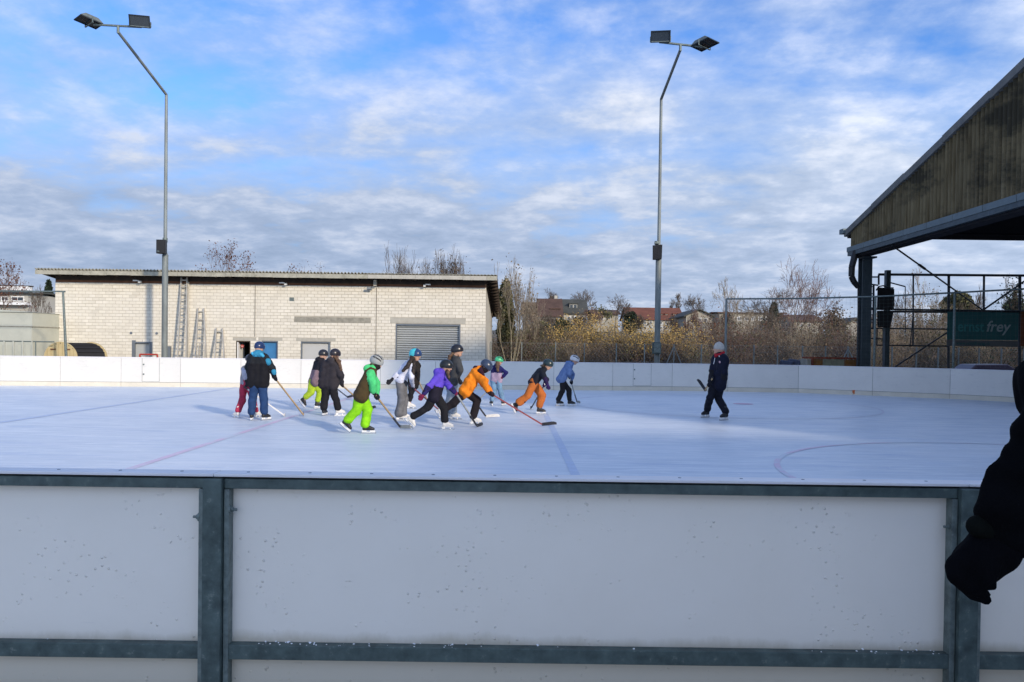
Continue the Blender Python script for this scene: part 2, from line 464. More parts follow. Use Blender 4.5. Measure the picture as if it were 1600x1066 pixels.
# gate outlines: a shallow frame of thin dark joints with two latches
for u0, u1 in ((222,249),(989,1017)):
    a, b = G(u0, bv(u0)), G(u1, bv(u1)); d = (b-a).normalized(); n = Vector((d.y,-d.x,0)); L = (b-a).length
    mb = MB()
    for s in (0, L): mb.bar(a+d*s+n*.004+Vector((0,0,.19)), a+d*s+n*.004+Vector((0,0,HB)), 0.022, 0.008, up=(0,-1,0))
    mb.bar(a+n*.004+Vector((0,0,.19)), b+n*.004+Vector((0,0,.19)), 0.008, 0.018)
    g_ = mb.build('gate', mat('joint_grey', (0.46,0.46,0.43), 0.7), fb)
    mb = MB()
    for z in (.45,.8): mb.box(a+d*.05+n*.006+Vector((0,0,z)), (.05,.012,.05))
    mb.build('latch', m_gal2, g_)
for u in (142, 329, 423, 908):
    p = G(u, bv(u)-1.8)
    mb = MB()
    for k in (-.06,.06): mb.tube(Vector((p.x+k, p.y-.02, .055)), Vector((p.x+k, p.y-.14, .055)), .03, .03, 8)
    mb.build('drain_hole', m_black, fb)
p = G(1334, bv(1334)); 
mb = MB(); mb.box((p.x, p.y-.018, .13), (.12,.006,.1)); mb.box((p.x,p.y-.018,.06),(.07,.006,.035)); mb.build('sticker', mat('orange_sticker', (0.65,0.18,0.06), .6), fb)

# ------------------------------------------------------------------ near barrier
YF = 3.50
def xat(u, v=800): return P(u, v, YF).x
def gauge():
    m = bpy.data.materials.new('near_panel_plastic'); m.use_nodes = True; t = m.node_tree; b = t.nodes['Principled BSDF']
    g = t.nodes.new('ShaderNodeNewGeometry')
    def nz(scale, sc=(1,1,1), det=6, r=.6, dist=0):
        mp = t.nodes.new('ShaderNodeMapping'); t.links.new(g.outputs['Position'], mp.inputs[0]); mp.inputs['Scale'].default_value = sc
        n = t.nodes.new('ShaderNodeTexNoise'); n.inputs['Scale'].default_value = scale; n.inputs['Detail'].default_value = det; n.inputs['Roughness'].default_value = r
        n.inputs['Distortion'].default_value = dist
        t.links.new(mp.outputs[0], n.inputs['Vector']); return n.outputs[0]
    def ramp(x, p0, c0, p1, c1):
        n = t.nodes.new('ShaderNodeValToRGB'); e = n.color_ramp.elements
        e[0].position, e[0].color = p0, (*c0,1); e[1].position, e[1].color = p1, (*c1,1)
        t.links.new(x, n.inputs[0]); return n.outputs[0]
    def mix(f, a, c):
        n = t.nodes.new('ShaderNodeMix'); n.data_type = 'RGBA'; t.links.new(f, n.inputs[0]); t.links.new(a, n.inputs[6])
        n.inputs[7].default_value = (*c,1); return n.outputs[2]
    c = ramp(nz(1.0), .35, (.83,.765,.665), .68, (.88,.815,.72))
    # grime settled above the rails and under the top rail (height bands broken by noise)
    sp = t.nodes.new('ShaderNodeSeparateXYZ'); t.links.new(g.outputs['Position'], sp.inputs[0])
    ad = t.nodes.new('ShaderNodeMath'); ad.operation = 'MULTIPLY_ADD'; ad.inputs[1].default_value = .12
    t.links.new(nz(4, (1,1,.4), 8, .7), ad.inputs[0]); t.links.new(sp.outputs[2], ad.inputs[2])
    mr = t.nodes.new('ShaderNodeMapRange'); mr.inputs[1].default_value = .375; mr.inputs[2].default_value = .33; t.links.new(ad.outputs[0], mr.inputs[0])
    mm = t.nodes.new('ShaderNodeMath'); mm.operation = 'MULTIPLY'; mm.inputs[1].default_value = .7; t.links.new(mr.outputs[0], mm.inputs[0])
    c = mix(mm.outputs[0], c, (.55,.48,.36))
    # tiny dark specks and scuffs
    c = mix(ramp(nz(60, det=2), .79, (0,0,0), .82, (.3,.3,.3)), c, (.25,.24,.23))
    c = mix(ramp(nz(7,(1,1,2.4),9,.75,1.5), .66, (0,0,0), .76, (.32,.32,.32)), c, (.42,.42,.43))
    t.links.new(c, b.inputs['Base Color']); b.inputs['Roughness'].default_value = .5; b.inputs['Specular IOR Level'].default_value = .35
    # blisters and long soft dents
    vo = t.nodes.new('ShaderNodeTexVoronoi'); vo.inputs['Scale'].default_value = 34
    t.links.new(g.outputs['Position'], vo.inputs['Vector'])
    bl = ramp(vo.outputs['Distance'], .08, (1,1,1), .22, (0,0,0))
    k = ramp(nz(3.2, det=3), .50, (0,0,0), .62, (1,1,1))
    mu = t.nodes.new('ShaderNodeMath'); mu.operation = 'MULTIPLY'; t.links.new(bl, mu.inputs[0]); t.links.new(k, mu.inputs[1])
    cr = ramp(nz(9,(1,1,2),10,.8,2.0), .66, (0,0,0), .72, (1,1,1))
    a2 = t.nodes.new('ShaderNodeMath'); a2.operation = 'MULTIPLY_ADD'; a2.inputs[1].default_value = 1.3; t.links.new(cr, a2.inputs[0]); t.links.new(mu.outputs[0], a2.inputs[2])
    a3 = t.nodes.new('ShaderNodeMath'); a3.operation = 'MULTIPLY_ADD'; a3.inputs[1].default_value = .9; t.links.new(nz(2.2, det=4), a3.inputs[0]); t.links.new(a2.outputs[0], a3.inputs[2])
    bp = t.nodes.new('ShaderNodeBump'); bp.inputs['Strength'].default_value = .9; bp.inputs['Distance'].default_value = .005
    t.links.new(a3.outputs[0], bp.inputs['Height']); t.links.new(bp.outputs[0], b.inputs['Normal'])
    return m
m_npanel = gauge()
nb = thing('rink_barrier', 'weathered white barrier panels in a galvanised steel frame right in front of the viewer', 'barrier', (0, YF, 0))
ZC = 1.058
xl, xr = (P(315,900,YF-.03).x+P(344.5,900,YF-.03).x)/2, (P(1501,900,YF-.03).x+P(1530,900,YF-.03).x)/2
PW = P(344.5,900,YF-.03).x-P(315,900,YF-.03).x
sp_ = xr-xl
posts = [xl-3*sp_, xl-2*sp_, xl-sp_, xl, xr, xr+sp_, xr+2*sp_, xr+3*sp_]
zt1 = ZC-.024; zt0 = zt1-.046          # top rail
zm1 = P(900,1015.5,YF).z; zm0 = P(900,1038.5,YF).z       # middle rail
for i, x in enumerate(posts):
    mb = MB(); mb.bx(x-PW/2, x+PW/2, YF-.03, YF+.05, -.02, ZC-.022); mb.build('post', m_gal, nb, bevel=.004)
    mb = MB()
    for s in (-1, 1):
        mb.bx(x+s*(PW/2+.003), x+s*(PW/2+.003+.024), YF-.004, YF+.05, .0, zt0-.002)
    mb.build('stile', m_gal2, nb, bevel=.002)
    for s, uz in ((-1, 809), (1, 797)):
        z = P(350, uz, YF).z - .0; bxx = x+s*(PW/2+.027)
        mb = MB(); mb.tube((bxx-s*.004, YF+.012, z), (bxx+s*.005, YF+.012, z), .021, .021, 18); w_ = mb.build('washer', m_gal2, nb)
        mb = MB(); mb.tube((bxx+s*.003, YF+.012, z), (bxx+s*.015, YF+.012, z), .0115, .0115, 6, sm=False); mb.tube((bxx+s*.015, YF+.012, z), (bxx+s*.03, YF+.012, z), .006, .006, 10)
        mb.build('bolt', m_gal2, w_)
    if i < len(posts)-1:
        a, b = x+PW/2+.001, posts[i+1]-PW/2-.001
        mb = MB(); mb.bx(a, b, YF, YF+.048, zt0, zt1); mb.build('top_rail', m_gal, nb, bevel=.004)
        mb = MB(); mb.bx(a+.002, b-.002, YF+.002, YF+.05, zm0, zm1); mb.build('middle_rail', m_gal, nb, bevel=.004)
        mb = MB(); mb.bx(a+.03, b-.03, YF+.002, YF+.05, .0, .05); mb.build('bottom_rail', m_gal, nb, bevel=.004)
        mb = MB(); mb.bx(x+.012, posts[i+1]-.012, YF+.051, YF+.066, .02, zt1+.001); mb.build('panel', m_npanel, nb)
    if i < len(posts)-1:
        jo = 0.0
        mb = MB(); mb.bx(x+.001+jo, posts[i+1]-.001+jo, YF-.012, YF+.09, ZC-.014, ZC); cp = mb.build('cap_rail', m_cap, nb, bevel=.003)
        mb = MB(); mb.bx(x+.03, posts[i+1]-.03, YF+.02, YF+.06, zt1+.001, ZC-.015); mb.build('spacer', m_rubber, nb)
        mb = MB()
        for k in range(12):
            sx_ = x+.14+k*.285
            if sx_ < posts[i+1]-.05: mb.tube((sx_, YF+.045, ZC-.003), (sx_, YF+.045, ZC+.0015), .0075, .0075, 10)
        o = mb.build('screw', m_doorf, cp)
# crumbs of snow lying on the middle rail
rnd = random.Random(4)
mb = MB()
for k in range(70):
    x = rnd.choice([rnd.uniform(posts[2], posts[5]), rnd.gauss(-1.0, .12), rnd.gauss(-.55,.2), rnd.gauss(1.85,.1)])
    y = YF+rnd.uniform(.008,.05); s = rnd.uniform(.0015,.0042)*(1.5 if y > YF+.035 else 1)
    if any(abs(x-q) < PW/2+.03 for q in posts): continue
    mb.tube((x,y,zm1-.001), (x+rnd.uniform(-s,s),y,zm1+s*.8), s*rnd.uniform(1,2.2), s*.4, 5)
tag(mb.build('snow_crumbs', mat('snow', (0.82,0.83,0.85), .8)), 'crumbs of old snow lying on the middle rail of the near barrier', 'snow', kind='stuff')

# ------------------------------------------------------------------ storage building
YB = 35.0
def X(u, v, Y=YB): return P(u, v, Y).x
def Z(u, v, Y=YB): return P(u, v, Y).z
bx0, bx1 = X(86,500), X(759,500)
ztop = (Z(90,441)+Z(755,449.5))/2
sb = thing('storage_building', 'long low storage building of pale blocks with doors and corrugated eaves across the ice', 'building', ((bx0+bx1)/2, YB, GROUNDZ))
OPEN = {}
def rect(u0, v0, u1, v1): return (X(u0,(v0+v1)/2), Z((u0+u1)/2, v1), X(u1,(v0+v1)/2), Z((u0+u1)/2, v0))   # x0,z0,x1,z1
op_door1 = rect(206,532,238,566); op_door2 = rect(369,533,391,570); op_blue = rect(409,533,434,570)
op_gate = rect(470,534,516,570); op_roll = rect(618,506.5,719,570)
holes = []
for r in (op_door1, op_door2, op_blue, op_gate, op_roll):
    holes.append((r[0], GROUNDZ-.01, r[2], r[3]))
lint = [rect(460,496,579,504.5), rect(610,497,727,505.8), rect(364,528,400,532.5), rect(404,528,441,532.5), rect(463,528.5,524,533.2)]
# mortar face with openings
def wall_holes(mb, x0, x1, z0, z1, y0, y1, hs):
    xsn = sorted({x0, x1, *[h[0] for h in hs], *[h[2] for h in hs]}); zsn = sorted({z0, z1, *[h[1] for h in hs], *[h[3] for h in hs]})
    xsn = [x for x in xsn if x0 <= x <= x1]; zsn = [z for z in zsn if z0 <= z <= z1]
    for a, b in zip(xsn, xsn[1:]):
        run = None
        for c, d in zip(zsn, zsn[1:]):
            mx, mz = (a+b)/2, (c+d)/2
            inside = any(h[0] < mx < h[2] and h[1] < mz < h[3] for h in hs)
            if not inside:
                run = (run[0], d) if run else (c, d)
            if inside and run: mb.bx(a, b, y0, y1, *run); run = None
        if run: mb.bx(a, b, y0, y1, *run)
mb = MB()
wall_holes(mb, bx0, bx1, GROUNDZ, ztop, YB+.012, YB+.2, holes)
YK = 46.0
zk = 3.35
mb.bx(bx0, bx0+.2, YB+.2, YK, GROUNDZ, zk-.1); mb.bx(bx1-.2, bx1, YB+.2, YK, GROUNDZ, zk-.1); mb.bx(bx0+.2, bx1-.2, YK-.2, YK, GROUNDZ, zk-.1)
for x in (bx0, bx1-.2):
    mb.add([(x,YB+.012,zk-.1),(x+.2,YB+.012,zk-.1),(x+.2,YK,zk-.1),(x,YK,zk-.1),(x,YB+.012,ztop),(x+.2,YB+.012,ztop),(x+.2,YK,zk-.09),(x,YK,zk-.09)],
           [(0,3,2,1),(4,5,6,7),(0,1,5,4),(1,2,6,5),(2,3,7,6),(3,0,4,7)])
mb.build('wall', m_mortar, sb)
BWd = (bx1-bx0)/64; RH = 0.1425
cells = []
z = GROUNDZ; row = 0
blkholes = holes + lint
while z < ztop-.03:
    z1 = min(z+RH, ztop)
    x = bx0 - (BWd/2 if row % 2 else 0)
    while x < bx1-.01:
        a, b = max(x, bx0), min(x+BWd, bx1)
        segs = [(a, b)]
        for h in blkholes:
            if h[1] < (z+z1)/2 < h[3]:
                ns = []
                for s in segs:
                    if s[1] <= h[0] or s[0] >= h[2]: ns.append(s); continue
                    if s[0] < h[0]: ns.append((s[0], h[0]))
                    if s[1] > h[2]: ns.append((h[2], s[1]))
                segs = ns
        for s in segs:
            if s[1]-s[0] > .03: cells.append((s[0], s[1], z, z1, abs((s[1]-s[0])-BWd) < 1e-6 and abs(z1-z-RH) < 1e-6))
        x += BWd
    z += RH; row += 1
J = 0.0085
rnd = random.Random(11)
full = sorted([c for c in cells if c[4] and c[2] > .95], key=lambda c: abs((c[0]+c[1])/2+7)+abs(c[2]-2.5)*1.5)
solo = set(id(c) for c in full[:300])
blkme = []
for k in range(3):
    mb = MB(); w, h = BWd/2-J, RH/2-J
    mb.add([(-w,0,-h),(w,0,-h),(w,0,h),(-w,0,h),(-w+.004,-.012,-h+.004),(w-.004,-.012,-h+.004),(w-.004,-.012,h-.004),(-w+.004,-.012,h-.004)],
           [(4,5,6,7),(0,1,5,4),(1,2,6,5),(2,3,7,6),(3,0,4,7)])
    me = bpy.data.meshes.new('block'); me.from_pydata(mb.v, [], mb.f); me.materials.append(m_blk[k]); blkme.append(me)
mbr = MB()
for c in cells:
    k = rnd.choice((0,0,1,1,2)); dy = rnd.uniform(-.003,.002)
    if id(c) in solo:
        o = bpy.data.objects.new('block', blkme[k]); COL.objects.link(o); o.parent = sb
        o.location = Vector(((c[0]+c[1])/2, YB+.012+dy, (c[2]+c[3])/2)) - ORG[sb.name]
    else:
        a, b, z0, z1 = c[0]+J, c[1]-J, c[2]+J, c[3]-J; y = YB+dy
        mbr.add([(a,YB+.012,z0),(b,YB+.012,z0),(b,YB+.012,z1),(a,YB+.012,z1),(a,y,z0),(b,y,z0),(b,y,z1),(a,y,z1)], [(4,5,6,7),(0,1,5,4),(1,2,6,5),(2,3,7,6),(3,0,4,7)], k)
tag(mbr.build('blocks', m_blk, sb), kind='stuff')
for i, r in enumerate(lint):
    mb = MB(); mb.bx(r[0], r[2], YB-.006, YB+.12, r[1], r[3]); mb.build('lintel', m_conc if i == 0 else m_conc2, sb)
# movement joints, stained block repair, vents
mb = MB()
for u, v0, v1 in ((398.5,446,526),(588,450,566)):
    mb = MB(); mb.bx(X(u,490)-.012, X(u,490)+.012, YB-.012, YB+.004, Z(u,v1), Z(u,v0)); mb.build('movement_joint', mat('joint_dark', (.13,.11,.08), .8), sb)
for u, v, s in ((205,520.5,.06),(245,521,.06)):
    mb = MB(); mb.tube((X(u,v),YB-.02,Z(u,v)), (X(u,v),YB+.01,Z(u,v)), s, s, 14); mb.build('vent', m_doorf, sb)
r = rect(452.5,465,459.5,470.5); mb = MB(); mb.bx(r[0],r[2],YB-.02,YB+.01,r[1],r[3]); mb.build('vent', m_gal2, sb)
# doors
def door(r, name, dm, frame=.05, deep=.10, fm=m_doorf, label=None):
    x0,z0,x1,z1 = r; z0 = GROUNDZ
    mb = MB()
    mb.bx(x0, x0+frame, YB+.0, YB+deep+.05, z0, z1); mb.bx(x1-frame, x1, YB+.0, YB+deep+.05, z0, z1); mb.bx(x0+frame, x1-frame, YB+.0, YB+deep+.05, z1-frame, z1)
    f = mb.build('door_frame', fm, sb)
    mb = MB(); mb.bx(x0+frame, x1-frame, YB+deep, YB+deep+.04, z0+.01, z1-frame-.004); d = mb.build(name, dm, sb)
    if label: tag(d, label)
    mb = MB(); mb.box((x0+frame+.09, YB+deep-.03, .65), (.12,.03,.025)); mb.box((x0+frame+.09, YB+deep-.006, .65), (.03,.012,.12)); mb.build('handle', m_gal2, d)
    return d
door(op_door1, 'door', m_door, .13, label='pale grey door')
door(op_blue, 'door', m_blue, .045, label='blue door')
door(op_gate, 'shutter', mat('grey_shutter', (.50,.50,.48), .6, 0, .03, 3), .05, label='wide pale grey shutter')
# open doorway: dark room, door leaf folded back, no entry sign
x0,z0,x1,z1 = op_door2
mb = MB(); mb.bx(x0,x0+.04,YB,YB+.25,GROUNDZ,z1); mb.bx(x1-.04,x1,YB,YB+.25,GROUNDZ,z1); mb.bx(x0+.04,x1-.04,YB,YB+.25,z1-.04,z1); mb.build('door_frame', m_wood_d, sb)
mb = MB(); mb.bx(x0+.045,x0+.085,YB+.0,YB+.9,GROUNDZ+.01,z1-.05); d = mb.build('door', m_white, sb); tag(d, 'white door leaf standing open')
mb = MB(); mb.bx(x0-.5,x1+.5,YB+2.5,YB+2.6,GROUNDZ,z1+.3); mb.bx(x0-.5,x1+.5,YB+.25,YB+2.5,GROUNDZ-.02,GROUNDZ+.01); mb.build('inner_wall', mat('olive_wall', (.16,.16,.10), .9), sb)
mb = MB(); mb.tube((x0+.20,YB+.24,Z(372,541)), (x0+.20,YB+.22,Z(372,541)), .075,.075,16); s_ = mb.build('sign', m_red, sb)
mb = MB(); mb.box((x0+.20,YB+.216,Z(372,541)), (.09,.004,.02)); mb.build('sign_bar', m_white, s_)
# roller door with its slats
x0,z0,x1,z1 = op_roll
mb = MB(); mb.bx(x0,x0+.05,YB,YB+.2,GROUNDZ,z1); mb.bx(x1-.05,x1,YB,YB+.2,GROUNDZ,z1); mb.bx(x0+.05,x1-.05,YB+.02,YB+.2,z1-.08,z1); mb.build('guide_rail', m_doorf, sb)
mb = MB(); mb.bx(x0+.05,x1-.05,YB+.16,YB+.19,GROUNDZ,z1-.08); mb.build('curtain', m_doorf, sb)
zz = GROUNDZ+.02; pitch = 3.55*YB/1200
prof = [(0,.0),(.02,-.028),(pitch*.5,-.036),(pitch-.03,-.028),(pitch-.018,.0)]
mb = MB(); n_ = len(prof)
for xx in (x0+.052, x1-.052):
    mb.v += [(xx, YB+.14+q, 0+p_) for p_, q in prof]
mb.f = [(i,i+n_,i+1+n_,i+1) for i in range(n_-1)]
me = bpy.data.meshes.new('slat'); me.from_pydata([Vector(v)-Vector((ORG[sb.name].x,YB,0)) for v in mb.v], [], [f[::-1] for f in mb.f]); me.materials.append(m_roller)
while zz < z1-.12:
    o = bpy.data.objects.new('slat', me); COL.objects.link(o); o.parent = sb; o.location = (0,0,zz-GROUNDZ); zz += pitch
# roof
YE = 34.3
rx0, rx1 = X(55,425,YE), X(777,433,YE)
ze1 = (Z(55,421.5,YE)+Z(770,430,YE))/2; ze0 = (Z(55,429,YE)+Z(770,437.5,YE))/2
def roofz(y): return ze1 - (ze1-(zk+.1))*(y-YE)/(YK+.4-YE)
pv = 0.152; nw = int((rx1-rx0)/pv*6)
Vr = []; 
for yi in (YE-.04, YK+.4):
    for i in range(nw+1):
        x = rx0+(rx1-rx0)*i/nw; a = .042 if x < X(573,425) else .012
        Vr.append((x, yi, roofz(yi)+.028+a*math.cos(2*math.pi*(x-rx0)/pv)))
n1 = nw+1
Fr = [(i, i+1, n1+i+1, n1+i) for i in range(nw)]
Vb = [(x,y,z-.03) for x,y,z in Vr]
Fr2 = [(2*n1+i, 2*n1+n1+i, 2*n1+n1+i+1, 2*n1+i+1) for i in range(nw)]
Fr3 = [(i, 2*n1+i, 2*n1+i+1, i+1) for i in range(nw)]
npobj('roof_sheet', Vr+Vb, Fr+Fr2+Fr3, m_corr, sb)
# edge tiles, one by one
xx = rx0; k = 0; rnd = random.Random(3)
while xx < rx1-.05:
    w = 1.06; e = min(xx+w, rx1)
    mb = MB(); mb.bx(xx+.004, e-.004, YE-.02, YE+.02+rnd.uniform(0,.006), ze0+rnd.uniform(-.008,.008), ze1-.03); mb.build('edge_tile', m_fas if xx < X(573,425) or xx > X(738,430) else m_conc2, sb); xx += w
# soffit and rafters
mb = MB()
a = Vector((rx0, YE+.03, roofz(YE)-.03)); 
mb.add([(rx0,YE+.03,roofz(YE)-.02),(rx1,YE+.03,roofz(YE)-.02),(rx1,YK+.4,zk+.07),(rx0,YK+.4,zk+.07),(rx0,YE+.03,roofz(YE)+.0),(rx1,YE+.03,roofz(YE)+.0),(rx1,YK+.4,zk+.09),(rx0,YK+.4,zk+.09)],
       [(0,3,2,1),(4,5,6,7),(0,1,5,4),(1,2,6,5),(2,3,7,6),(3,0,4,7)])
mb.build('soffit', m_wood_d, sb)
x = rx0+.15
mb = MB(); mb.bar(Vector((0,YE+.05,roofz(YE+.05)-.09)), Vector((0,YK+.3,roofz(YK+.3)-.09)), .09, .13)
me = bpy.data.meshes.new('rafter'); me.from_pydata([Vector(v)-ORG[sb.name]*0 for v in mb.v], [], mb.f); me.materials.append(mat('rafter_timber', (.085,.06,.045), .85, 0, .3, 4))
while x < rx1:
    o = bpy.data.objects.new('rafter', me); COL.objects.link(o); o.parent = sb; o.location = Vector((x,0,0))-ORG[sb.name]; x += 22.5*YE/1200
mb = MB()
for k in range(14):
    y = YE+.9+k*.82; mb.bx(bx1+.01, rx1-.01, y, y+.1, roofz(y)-.16, roofz(y)-.03)
mb.build('purlin', m_wood_d, sb)
mb = MB(); mb.bx(bx0+.05, bx1-.02, YB-.03, YB+.0, ztop-.005, ztop+.10); mb.build('fascia_board', m_wood_r, sb)
mb = MB(); mb.bx(bx0, bx1, YB+.02, YB+.2, ztop+.001, roofz(YB)-.04); mb.build('gable_board', m_wood_d, sb)
mb = MB(); mb.bx(X(587,444)-.07, X(587,444)+.07, YB-.2, YB-.03, ztop+.0, ztop+.28); mb.build('bracket', m_conc2, sb)
for u, v in ((221,441),(448,444.5),(664,447)):
    x, z = X(u,v), Z(u,v)
    mb = MB(); mb.box((x,YB-.14,z), (.10,.16,.09)); mb.box((x+.16*(1 if u>500 else -1),YB-.2,z+.05), (.22,.12,.05)); f = mb.build('flood_lamp', m_white, sb)
    mb = MB(); mb.box((x+.16*(1 if u>500 else -1),YB-.2,z+.022),(.18,.1,.006)); mb.build('lamp_glass', m_glass, f)
x, z = X(578,452), Z(578,452)
mb = MB(); mb.tube((x-.1,YB-.22,z+.03),(x+.12,YB-.16,z-.02),.055,.055,10); mb.box((x,YB-.07,z+.05),(.05,.14,.05)); mb.build('camera_housing', m_doorf, sb)

# ladders ------------------------------------------------------------
def ladder(lbl, b0, b1, t0, t1, n, y0=YB-.55, y1=YB-.04, st=.05, name='ladder'):
    # b0,b1: bottom stiles px, t0,t1: top stiles px
    A = [P(u, v, y0) for u, v in (b0, b1)]; T = [P(u, v, y1) for u, v in (t0, t1)]
    B = []
    for a, t in zip(A, T):
        d = a-t; k = (GROUNDZ-t.z)/d.z; B.append(t+d*k)
    L = thing(name, lbl, 'ladder', (B[0]+B[1])/2)
    for b, t in zip(B, T):
        mb = MB(); mb.bar(b, t, st, .08, up=(0,-1,0)); mb.build('stile', m_alu, L)
    for k in range(n):
        f = (k+.6)/n
        mb = MB(); mb.bar(B[0].lerp(T[0], f), B[1].lerp(T[1], f), .05, .045); mb.build('rung', m_alu, L)
    return L
ladder('tallest aluminium ladder leaning on the pale wall right up to the eaves', (277.5,560),(291,560),(283.5,434),(292.5,434), 17, y1=YB-.1)
ladder('second ladder, of middle height, with a step stool before it', (305.5,560),(322.5,560),(309.5,482),(318.5,482), 10)
ladder('shortest of the three leaning ladders, nearest the open doorway', (335.5,560),(350.5,560),(338,513),(347.5,513), 7)
# upright galvanised pipe by the first ladder
mb = MB(); mb.tube((X(295.5,500),YB-.08,GROUNDZ),(X(295.5,500),YB-.08,Z(296,441)),.03,.03,8)
mb.build('downpipe', m_alu, sb)
ss_ = P(315,560,34.0); x, y = ss_.x, 34.0
st = thing('step_stool', 'small aluminium step stool standing before the middle ladder', 'step stool', (x,y,GROUNDZ))
zt = Z(315,541,34.0)
mb = MB()
for s in (-1,1): mb.bar((x+s*.2,y-.15,GROUNDZ),(x+s*.13,y,zt),.03,.03); mb.bar((x+s*.2,y+.3,GROUNDZ),(x+s*.13,y+.05,zt),.03,.03)
mb.build('frame', m_alu, st)
for k,(zf,w) in enumerate(((.25,.36),(.5,.32),(.75,.28))):
    mb = MB(); mb.box((x,y-.1*(1-zf),GROUNDZ+(zt-GROUNDZ)*zf),(w,.16,.03)); mb.build('tread', m_alu, st)
mb = MB(); mb.pipe([(x-.13,y,zt),(x-.09,y,zt+.12),(x+.09,y,zt+.12),(x+.13,y,zt)],.014,6); mb.build('grab_rail', m_alu, st)

# yellow wooden drum hut on the left ---------------------------------
yd = 32.0
u0,u1 = 68,120; xa, xb = X(68,550,yd), X(121,550,yd); cxd = (xa+xb)/2; rd = (xb-xa)/2
zd = Z(95,534,yd)-rd
dr = thing('cable_drum', 'yellow wooden cable drum with a dark ribbed core behind the boards', 'cable drum', (cxd,yd,GROUNDZ))
def disc(yc, shift, nm):
    # flange of upright planks clipped by the circle
    n = 9
    for k in range(n):
        a = -rd+2*rd*k/n+.006; b = -rd+2*rd*(k+1)/n-.006
        pts = []
        for q in np.linspace(a, b, 5): pts.append((q, math.sqrt(max(0, rd*rd-q*q))))
        lo = [(q, -h) for q, h in pts][::-1]
        ring_ = pts+lo; m_ = len(ring_)
        mb = MB()
        vs = [(cxd+shift+q, yc, zd+h) for q, h in ring_]+[(cxd+shift+q, yc+.04, zd+h) for q, h in ring_]
        mb.add(vs, [tuple(range(m_)), tuple(range(2*m_-1, m_-1, -1))]+[(i, m_+i, m_+(i+1)%m_, (i+1)%m_) for i in range(m_)])
        mb.build('plank', m_yell, nm)
fl = thing('flange', None, None, (0,0,0))
bpy.data.objects.remove(fl)
disc(yd, 0, dr); disc(yd+1.0, .72, dr)
mb = MB()
for k in range(22):
    a = k/22*2*math.pi; r_ = rd*.9
    p0 = Vector((cxd+r_*math.cos(a), yd+.05, zd+r_*math.sin(a))); p1 = p0+Vector((.7,.94,0)); mb.bar(p0, p1, .22, .05, up=(math.cos(a),0,math.sin(a)))
mb.build('core', m_rubber, dr)
for k in (-1,1):
    mb = MB(); mb.box((cxd+k*rd*.42, yd-.02, zd+rd*.55), (.22,.03,.05)); mb.build('handle', m_wood_r, dr)

# pale container-like shed, far left, with racks before it -------------
yc = 33.0
sh = thing('storage_container', 'pale grey green storage container behind the left end of the boards', 'container', (X(0,520,yc),yc,GROUNDZ))
xr_ = X(49.5,520,yc); xl_ = xr_-7.5
m_cont = mat('container_grey', (.47,.48,.41), .7, 0, .05, 1.5, stain=(1.2,.5,.8,(.38,.40,.35),(1,1,1)))
zlow = Z(30,532,yc); zj = (Z(10,509,yc)+Z(49,511.5,yc))/2; zc_ = Z(49,488,yc)
mb = MB(); mb.bx(xl_, xr_, yc, yc+4, GROUNDZ, zj-.02); mb.build('lower_wall', m_cont, sh)
mb = MB(); mb.bx(xl_, xr_, yc+.03, yc+4, zj+.02, zc_); mb.build('upper_wall', m_cont, sh)
mb = MB(); mb.bx(xl_, xr_+.03, yc-.02, yc+4, zj-.019, zj+.019); mb.build('joint_rail', m_conc, sh)
mb = MB(); mb.add([(xl_,yc-.03,zc_+.45),(xr_+.04,yc-.03,zc_+.001),(xr_+.04,yc+4.05,zc_+.001),(xl_,yc+4.05,zc_+.45),(xl_,yc-.03,zc_+.002),(xr_+.04,yc-.03,zc_),(xr_+.04,yc+4.05,zc_),(xl_,yc+4.05,zc_+.002)],
   [(0,1,2,3),(4,7,6,5),(0,4,5,1),(1,5,6,2),(2,6,7,3),(3,7,4,0)]); mb.build('roof', m_cont, sh)
yq = 31.6
rk = thing('panel_rack', 'tubular rack holding upright grey panels before the storage container', 'rack', (X(20,550,yq),yq,GROUNDZ))
for k,u in enumerate((-6,6,20.5,35,50)):
    x=X(u,545,yq); mb=MB(); mb.bx(x-.03,x+.03,yq,yq+.06,GROUNDZ,Z(u,533,yq)); mb.build('post', m_cont, rk)
for u0,u1 in ((-5,5),(7,19.5),(24,34),(37,49)):
    mb=MB(); mb.bx(X(u0,545,yq)+.03,X(u1,545,yq)-.03,yq+.1,yq+.16,GROUNDZ+.1,Z((u0+u1)/2,539,yq)); mb.build('panel', m_cont, rk)
mb=MB(); mb.tube((X(-30,533,yq),yq+.03,Z(0,533,yq)),(X(84,533,yq),yq+.03,Z(20,533.5,yq)),.025,.025,8); mb.tube((X(55,545,yq),yq+.03,GROUNDZ),(X(55,545,yq),yq+.03,Z(55,534,yq)),.025,.025,8)
mb.build('rail', m_gal2, rk)

# left net frame: pipe and leaning pole -------------------------------
yn = 30.2
nf = thing('net_frame', 'thin steel net frame with a leaning pole left of the block building', 'net frame', (X(103,558,yn),yn,GROUNDZ))
mb=MB(); a=P(103.5,560,yn); b=P(98.5,455.5,yn); a=a+(a-b)*.15; mb.tube(a,b,.055,.04,10); mb.build('pole', m_gal2, nf)
mb=MB(); mb.tube(P(-60,454.5,yn),P(102,455.8,yn),.03,.03,8); mb.build('top_bar', m_gal2, nf)

